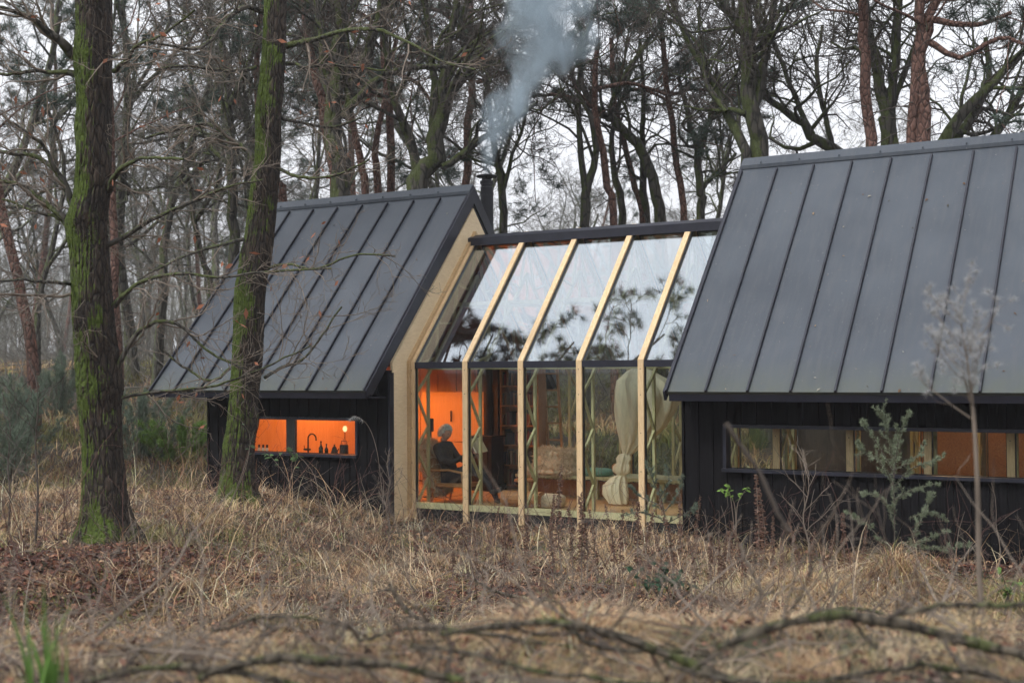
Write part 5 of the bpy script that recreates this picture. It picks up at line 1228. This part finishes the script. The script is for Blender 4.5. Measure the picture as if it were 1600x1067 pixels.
sh = [[(1398, 860), (1397, 780), (1394, 720), (1385, 670), (1378, 640)], [(1397, 745), (1402, 700), (1412, 665), (1420, 642)], [(1397, 740), (1375, 700), (1355, 670), (1347, 660)], [(1397, 760), (1378, 725), (1350, 705), (1338, 692)],
      [(1398, 760), (1420, 735), (1450, 722), (1474, 714)], [(1398, 780), (1425, 765), (1462, 755)], [(1400, 880), (1430, 830), (1448, 790), (1456, 768)], [(1430, 850), (1470, 856), (1515, 852)], [(1400, 800), (1370, 775), (1345, 770)], [(1420, 810), (1450, 800), (1480, 812)], [(1385, 850), (1350, 815), (1325, 800)],
      [(1396, 720), (1402, 690), (1398, 660)], [(1400, 850), (1445, 845), (1480, 828)], [(1396, 735), (1430, 715), (1445, 695)]]
spiky('gorse_bush', 'grey-green spiky gorse rising before the right cabin window', 'bush', b, [rel(b, s, d, r_, .06) for s in sh], 4, (.21, .25, .165), .030, .0045, 38)
d = 14.0; b = gp(1035, d); sh = [[(1040, 850), (1036, 790), (1020, 750), (1012, 725)], [(1038, 800), (1060, 770), (1066, 740)], [(1034, 790), (1000, 775), (985, 760)], [(1030, 780), (1045, 750), (1040, 725)], [(1036, 820), (1075, 800), (1090, 790)], [(1034, 810), (1000, 800), (975, 805)]]
spiky('pine_sapling', 'bluish young conifer in front of the last glass pane', 'sapling', b, [rel(b, s, d, r_, .06) for s in sh], 6, (.15, .19, .14), .032, .004, 26)
for i, (px, d, n, hh, lab) in enumerate([(15, 24, 26, 1.9, 'blue-green broom bush at the far left edge'), (222, 25.5, 20, 1.3, 'grey-green broom bush below the left roof corner'), (-60, 20, 22, 1.7, 'blue-green broom bush beyond the left edge'), (95, 30, 20, 1.5, 'hazy broom bush behind the thick left oak'), (288, 25.5, 34, .75, 'low fresh-green bush under the left roof corner')]):
    b = gp(px, d); rg = np.random.default_rng(60+i); shs = []
    for k in range(n):
        a = rg.uniform(0, 6.28); o = rg.uniform(0, .7); l_ = hh*rg.uniform(.6, 1.1); shs.append([np.array([o*math.cos(a)*.5, o*math.sin(a)*.5, -.1]), np.array([o*math.cos(a)*1.1, o*math.sin(a)*1.1, l_*.6]), np.array([o*math.cos(a)*1.5, o*math.sin(a)*1.5, l_])])
    spiky('broom_bush', lab, 'bush', b, shs, 70+i, (.18, .23, .17) if i != 4 else (.20, .32, .08), .075, .005, 4 if i != 4 else 9, .007)
# dead grass hanging over the gorse mound
def mound(label, px, d, K, rad, hh, seed, wts):
    rng = np.random.default_rng(seed); b = gp(px, d); a = rng.uniform(0, 6.28, K); r0 = rad*np.sqrt(rng.random(K)); x = r0*np.cos(a); y = r0*np.sin(a)*.8
    z = hh*np.exp(-(r0/rad)**2*1.6)*rng.uniform(.3, 1, K); base = np.stack([x, y, z-.05], 1); az = a+rng.normal(size=K)*.8
    V, F, c = blades(base, rng.uniform(.15, .45, K), np.stack([np.cos(az), np.sin(az)], 1), rng.uniform(.6, 1.5, K), rng.uniform(.003, .007, K), pal(K, wts, .3), droop=1.5)
    o = mk('grass_mound', V, F, MAT['blade'], None, col=c, smooth_=True); o.location = Vector([float(v) for v in b]); return tag(o, label, 'grass mound')
mound('big hummock of dead grass smothering the gorse by the right cabin', 1395, 12.3, 6000, .42, .62, 1, [3, 3, 3, 3, 2, 1, 1])
mound('smaller dead grass hummock leaning on the left flank of the gorse', 1352, 12.4, 3500, .34, .42, 9, [3, 3, 3, 3, 2, 1, 1])
mound('low dead grass hummock right of the gorse foot', 1448, 12.5, 3000, .34, .30, 10, [3, 3, 3, 3, 1, 2, 2])
mound('grey-tan grass hummock at the lower left', 290, 7.6, 9000, .42, .34, 2, [3, 4, 3, 2, 3, 1.5, .5])
mound('green-tinged grass hummock at the right edge', 1590, 12.4, 5000, .55, .35, 3, [1, 1, 1, 1, 1, 3, 4])
mound('blurred straw hummock on the near bank, right of middle', 1100, 6.2, 2500, .30, .07, 5, [3, 4, 3, 3, 4, 1, .5])
mound('blurred pinkish hummock in the bottom right of the middle', 890, 5.0, 2200, .24, .05, 6, [3, 3, 4, 3, 3, 1, .5])
mound('straw grass hummock left of the gorse', 1260, 12.2, 5000, .6, .32, 4, [4, 3, 2, 1, 3, 2, .5])
# brambles with a few live leaves, dark evergreen bush, strap-leaved plant, saplings
def leafy(name, label, cat, b, stems, n, sz, col, seed, mat='twigpale', r=.005, var=.2):
    rng = np.random.default_rng(seed); root = empty(name, b, 0, label, cat); st, lp = [], []
    for s in stems:
        P, W = resample(s, np.linspace(r, .0015, len(s)), 14); st.append((P, W)); t = (.45+.55*rng.random(n))*13; i = t.astype(int).clip(0, 12); lp.append(P[i]+(P[i+1]-P[i])*(t-i)[:, None])
    V, F = merge([tubes(P[None], W[None], 6) for P, W in st]); mk('stems', V, F, MAT[mat], root, smooth_=True)
    p = np.concatenate(lp); k = len(p); a = rng.normal(size=(k, 3))*[1, 1, .5]; a = unit(a); nn = rng.normal(size=(k, 3))*.5+[0, -.5, 1]; bb = unit(np.cross(nn, a)); s_ = sz*rng.uniform(.6, 1.2, (k, 1)); dn = np.array([0, 0, -1.])*s_*.25
    V = np.stack([p, p+a*s_*.5+bb*s_*.38, p+a*s_*1.1+bb*s_*.36+dn*.5, p+a*s_*1.65+dn*1.4, p+a*s_*1.1-bb*s_*.36+dn*.5, p+a*s_*.5-bb*s_*.38], 1)
    V = V+0; F0 = np.arange(k)[:, None]*6; F = np.concatenate([F0+np.array([[0, 1, 4, 5]]), F0+np.array([[1, 2, 3, 4]])]); c = np.array(col)*(1+var*rng.normal(size=(k, 1))).clip(.5, 1.6)
    mk('leaves', V.reshape(-1, 3), F, MAT['leaf'], root, col=np.repeat(c, 6, 0)); return root
d = 15.5; b = gp(440, d); leafy('bramble', 'arching bramble with green leaves below the orange window', 'bramble', b, [rel(b, s, d) for s in ([(470, 800), (450, 750), (425, 715), (415, 708)], [(430, 800), (455, 745), (462, 715), (452, 705)], [(500, 800), (490, 740), (450, 700), (436, 716)])], 7, .055, (.10, .17, .065), 1)
d = 15.8; b = gp(385, d); leafy('bramble', 'small bramble sprig against the leaning oak trunk', 'bramble', b, [rel(b, s, d) for s in ([(355, 800), (385, 720), (390, 680), (375, 655)], [(360, 790), (384, 730), (392, 690), (398, 672)])], 5, .05, (.09, .14, .075), 2)
d = 13; b = gp(1150, d); leafy('bramble', 'bright green leafy sprig at the corner of the right cabin', 'bramble', b, [rel(b, s, d) for s in ([(1150, 850), (1148, 790), (1135, 768), (1122, 765)], [(1150, 840), (1152, 790), (1162, 770), (1168, 760)], [(1150, 850), (1142, 780), (1136, 755)])], 16, .03, (.15, .26, .05), 3)
d = 8.6; b = gp(1040, d); rg = np.random.default_rng(3)
leafy('holly_bush', 'dark green leafy bush low in the middle right', 'bush', b, [rel(b, [(1045+rg.normal()*18, 960), (1040+rg.uniform(-45, 45), 915), (1035+rg.uniform(-70, 60), 880+rg.uniform(-15, 35))], d, rg, .1) for k in range(10)], 9, .034, (.022, .055, .028), 4, 'twig')
d = 6.0; b = gp(1250, d); leafy('leafy_plant', 'grey-green broad-leaved plant near the bottom right', 'plant', b, [rel(b, [(1250, 1060), (1262+rg.normal()*10, 1030), (1255+rg.uniform(-45, 45), 1000+rg.uniform(-10, 30))], d, rg, .05) for k in range(4)], 4, .035, (.14, .25, .12), 5, 'twig')
d = 9.5; b = gp(1570, d); leafy('green_plant', 'fresh green leafy clump low at the right edge', 'plant', b, [rel(b, [(1570, 960), (1575, 930), (1560+30*k, 880+8*(k % 2))], d) for k in range(-1, 3)], 12, .035, (.12, .21, .05), 8, 'twig')
def straps():
    d = 4.0; b = gp(78, d); root = empty('strap_plant', b, 0, 'fresh green upright leaves blurred at the bottom left corner', 'plant'); rng = np.random.default_rng(2); V, F, c = [], [], []
    K = 18; base = np.stack([rng.normal(size=K)*.035, rng.normal(size=K)*.035, -np.full(K, .05)], 1); az = rng.uniform(0, 6.28, K); V, F, c = blades(base, rng.uniform(.32, .56, K), np.stack([np.cos(az), np.sin(az)], 1), rng.uniform(.05, .3, K), rng.uniform(.016, .036, K), np.array([[.12, .22, .05]])*(1+.2*rng.normal(size=(K, 1))), M=9)
    mk('leaves', V, F, MAT['leaf'], root, col=c, smooth_=True)
straps()
def sapling(label, px, d, h, seed, tone='twig'):
    rng = np.random.default_rng(seed); b = gp(px, d); root = empty('sapling', b, 0, label, 'sapling'); P, W = resample([(0, 0, -.1), (.05, 0, h*.3), (-.03, .03, h*.55), (.05, 0, h*.8), (.0, 0, h)], [.013, .011, .008, .005, .002], 14)
    P2, R2 = grow(P[None], W[None], 15, .2, 1, .7, .38, 7, .16, .10, .5, .002, rng); P3, R3 = grow(P2, R2, 4, .2, 1, .7, .45, 5, .2, .06, .6, .0015, rng, rmin=.002)
    mk('trunk', *tubes(P[None], W[None], 8), MAT[tone], root, smooth_=True); V, F = merge([tubes(P2, R2, 5), tubes(P3, R3, 3)]); mk('crown', V, F, MAT[tone], root)
sapling('dark bare sapling left of the thick oak', 55, 13.5, 1.9, 1)
sapling('thin bare sapling at the left edge', 12, 14.5, 1.5, 2)
sapling('bare twiggy shoot before the long strip window', 1255, 13.6, 1.35, 3, 'twigpale')
sapling('pale thin shoot beside the plywood gable edge', 603, 16.0, 1.15, 4, 'twigpale')
# a flowering grass plume against the dark wall
def plume():
    d = 15.2; b = gp(590, d); root = empty('grass_plume', b, 0, 'pale feathery grass plume curving against the dark wall', 'grass'); pts = rel(b, [(600, 810), (595, 750), (588, 700), (575, 665), (556, 650), (545, 655)], d); P, W = resample(pts, [.004, .004, .003, .003, .002, .001], 20)
    mk('stem', *tubes(P[None], W[None], 5), MAT['twigpale'], root); rng = np.random.default_rng(5); k = 70; t = 13+5.9*rng.random(k); i = t.astype(int).clip(0, 18); p = P[i]+(P[i+1]-P[i])*(t-i)[:, None]
    V, F, c = tufts(p, unit(rng.normal(size=(k, 3))*.4+[0, 0, -.8]), 2, .045, .003, rng, .3, (.55, .48, .40), .1); mk('feather', V, F, MAT['needle'], root, col=c.clip(0, .8))
plume()

# dead needles and leaves caught on the roofs
def roof_litter(name, label, x0, x1, K, seed):
    rg = np.random.default_rng(seed); x = rg.uniform(x0+.1, x1-.1, K); t = rg.random(K)**1.6*.9; y = YE+(YR-YE)*t; z = ZE+(y-YE)*TANS+.008
    n = np.array([0, -.745, .667]); u = np.array([1., 0, 0]); v = np.array([0, .667, .745]); a = rg.uniform(0, 6.28, K)[:, None]; e = np.cos(a)*u+np.sin(a)*v; f = -np.sin(a)*u+np.cos(a)*v
    s = rg.choice([.006, .010, .02, .032], K, p=[.6, .3, .06, .04])[:, None]; w = s*rg.uniform(.15, .6, (K, 1)); p = np.stack([x, y, z], 1)+n*rg.uniform(0, .006, (K, 1))
    V = np.stack([p-e*s, p+f*w+n*s*.3, p+e*s, p-f*w+n*s*.25], 1).reshape(-1, 3); P2 = np.array([[.30, .22, .14], [.16, .09, .05], [.40, .38, .33], [.08, .07, .05]])
    c = P2[rg.choice(4, K)]*rg.uniform(.6, 1.3, (K, 1)); o = mk(name, V, np.arange(K*4).reshape(-1, 4), MAT['leaf'], None, col=np.repeat(c, 4, 0)); tag(o, label, 'leaves', kind='stuff')
roof_litter('roof_debris', 'specks of leaf and needle litter on the left roof', LX0, LX1, 260, 1)
roof_litter('roof_debris', 'specks of leaf and needle litter on the right roof', RX0, RX1, 320, 2)
# ================================================================== air, light, camera
def volbox(name, lo, hi, mat, label, cat):
    m = MB(); m.box(lo[0], hi[0], lo[1], hi[1], lo[2], hi[2]); o = m.build(name, mat); return tag(o, label, cat, kind='stuff')
hm = bpy.data.materials.new('haze'); hm.use_nodes = True; nt = hm.node_tree; nt.nodes.clear()
out = N(nt, 'ShaderNodeOutputMaterial'); pv = N(nt, 'ShaderNodeVolumePrincipled'); pv.inputs['Color'].default_value = (.72, .75, .78, 1); pv.inputs['Density'].default_value = HAZE; pv.inputs['Anisotropy'].default_value = .2
L(nt, pv.outputs[0], out.inputs['Volume'])
if HAZE > 0: volbox('haze', (-150, -130, -8), (120, 170, 24), hm, 'thin winter mist between the trees', 'haze')
# smoke drifting up and right from the chimney
sm = bpy.data.materials.new('smoke'); sm.use_nodes = True; nt = sm.node_tree; nt.nodes.clear()
out = N(nt, 'ShaderNodeOutputMaterial'); pv = N(nt, 'ShaderNodeVolumePrincipled'); pv.inputs['Color'].default_value = (.76, .90, 1, 1); pv.inputs['Anisotropy'].default_value = .3
tc = N(nt, 'ShaderNodeTexCoord'); sp = N(nt, 'ShaderNodeSeparateXYZ'); L(nt, tc.outputs['Object'], sp.inputs[0])
def mth(op, a, b=None, c=None, clamp=False):
    n = N(nt, 'ShaderNodeMath', operation=op); n.use_clamp = clamp
    for s, v in zip(n.inputs, (a, b, c)):
        if v is None: continue
        if isinstance(v, (int, float)): s.default_value = v
        else: L(nt, v, s)
    return n.outputs[0]
zz = sp.outputs['Z']; wob = N(nt, 'ShaderNodeTexNoise', Scale=1.1, Detail=2); L(nt, tc.outputs['Object'], wob.inputs['Vector'])
def mrange(v, a, b, c, d, sm_=True):
    n = N(nt, 'ShaderNodeMapRange'); n.interpolation_type = 'SMOOTHSTEP' if sm_ else 'LINEAR'
    for k, q in ((1, a), (2, b), (3, c), (4, d)): n.inputs[k].default_value = q
    L(nt, v, n.inputs[0]); return n.outputs[0]
cxn = mth('ADD', mth('MULTIPLY', zz, .16), mrange(zz, .7, 2.1, 0, .62)); cxn = mth('ADD', cxn, mth('MULTIPLY', mth('SUBTRACT', wob.outputs['Fac'], .5), mth('MULTIPLY', zz, .6)))
rad = mth('MULTIPLY_ADD', zz, .33, .12)
dx = mth('SUBTRACT', sp.outputs['X'], cxn); r2 = mth('SQRT', mth('ADD', mth('MULTIPLY', dx, dx), mth('MULTIPLY', sp.outputs['Y'], sp.outputs['Y'])))
fall = mth('SUBTRACT', 1.0, mth('DIVIDE', r2, rad), clamp=True)
nn = N(nt, 'ShaderNodeTexNoise', Scale=1.7, Detail=4, Roughness=.52, Distortion=.8); mp = N(nt, 'ShaderNodeMapping'); mp.inputs['Scale'].default_value = (1, 1, .8); mp.inputs['Rotation'].default_value = (0, .5, 0); L(nt, tc.outputs['Object'], mp.inputs[0]); L(nt, mp.outputs[0], nn.inputs['Vector'])
ero = mth('ADD', mth('MULTIPLY', fall, 1.5), mth('MULTIPLY_ADD', nn.outputs['Fac'], 3.2, -1.9), clamp=True)
edge = mth('MULTIPLY', fall, 4.0, clamp=True)
thin = mth('DIVIDE', SMOKE, mth('ADD', rad, .25)); up = mrange(zz, .0, 1.2, .6, 1.0)
L(nt, mth('MULTIPLY', mth('MULTIPLY', mth('MULTIPLY', ero, edge), thin), up), pv.inputs['Density']); L(nt, pv.outputs[0], out.inputs['Volume'])
so = volbox('smoke', (-1.9, -1.6, 0), (3.9, 1.6, 5.6), sm, 'blue-white wood smoke drifting up from the chimney', 'smoke'); so.location = (-12.03, 19.6, 5.97); so.rotation_euler = (0, 0, YAW)
# overcast sky
w = bpy.data.worlds.new('World'); SC.world = w; w.use_nodes = True; nt = w.node_tree; bg = nt.nodes['Background']
sky = nt.nodes.new('ShaderNodeTexSky'); sky.sky_type = 'NISHITA'; sky.sun_disc = False; SUN_EL, SUN_AZ = R(48), R(200)
sky.sun_elevation = SUN_EL; sky.sun_rotation = SUN_AZ; sky.air_density = 1.0; sky.dust_density = 4.0
hs = nt.nodes.new('ShaderNodeHueSaturation'); hs.inputs['Saturation'].default_value = .12; L(nt, sky.outputs[0], hs.inputs['Color'])
# even cloud layer mixed over the clear-sky model, a little brighter overhead
tc = N(nt, 'ShaderNodeTexCoord'); sp = N(nt, 'ShaderNodeSeparateXYZ'); L(nt, tc.outputs['Generated'], sp.inputs[0])
cl = ramp(nt, sp.outputs['Z'], [(0, (6.6, 6.7, 7.1)), (.5, (8.8, 9.0, 9.5)), (1, (10.0, 10.3, 10.9))])
n = noise(nt, tc.outputs['Generated'], 2.2, 4); cl = mix(nt, ramp(nt, n, [(.35, (0, 0, 0)), (.7, (.22, .22, .22))]), cl, (6.8, 7.1, 7.8))
c = mix(nt, .88, hs.outputs[0], cl); L(nt, c, bg.inputs['Color']); bg.inputs['Strength'].default_value = .092
sl = bpy.data.lights.new('sun', 'SUN'); sl.energy = 1.4; sl.angle = R(14); sl.color = (1, .97, .93); so = bpy.data.objects.new('sun', sl); COL.objects.link(so)
so.rotation_euler = (math.pi/2-SUN_EL, 0, math.pi-SUN_AZ)
# camera
cd = bpy.data.cameras.new('camera'); cam = bpy.data.objects.new('camera', cd); COL.objects.link(cam); SC.camera = cam
cd.sensor_width = 36; cd.lens = 36*FPX/1600; cd.clip_start = .05; cd.clip_end = 2000
cam.matrix_world = Matrix(((RT[0], UP[0], -FW[0], CAM[0]), (RT[1], UP[1], -FW[1], CAM[1]), (RT[2], UP[2], -FW[2], CAM[2]), (0, 0, 0, 1)))
cd.dof.use_dof = True; cd.dof.focus_distance = 16.5; cd.dof.aperture_fstop = 2.0
v = SC.view_settings; v.view_transform = 'Standard'; v.look = 'None'; v.gamma = 1; v.exposure = EXPO
cy = SC.cycles; cy.max_bounces = 7; cy.diffuse_bounces = 3; cy.glossy_bounces = 3; cy.transmission_bounces = 4; cy.transparent_max_bounces = 14; cy.volume_bounces = 1
cy.use_denoising = True; cy.denoiser = 'OPENIMAGEDENOISE'; cy.use_adaptive_sampling = True; cy.adaptive_threshold = .03; cy.caustics_reflective = False; cy.caustics_refractive = False
cy.volume_step_rate = 1.0; cy.volume_max_steps = 256; cy.sample_clamp_indirect = 6
SC.render.use_persistent_data = False
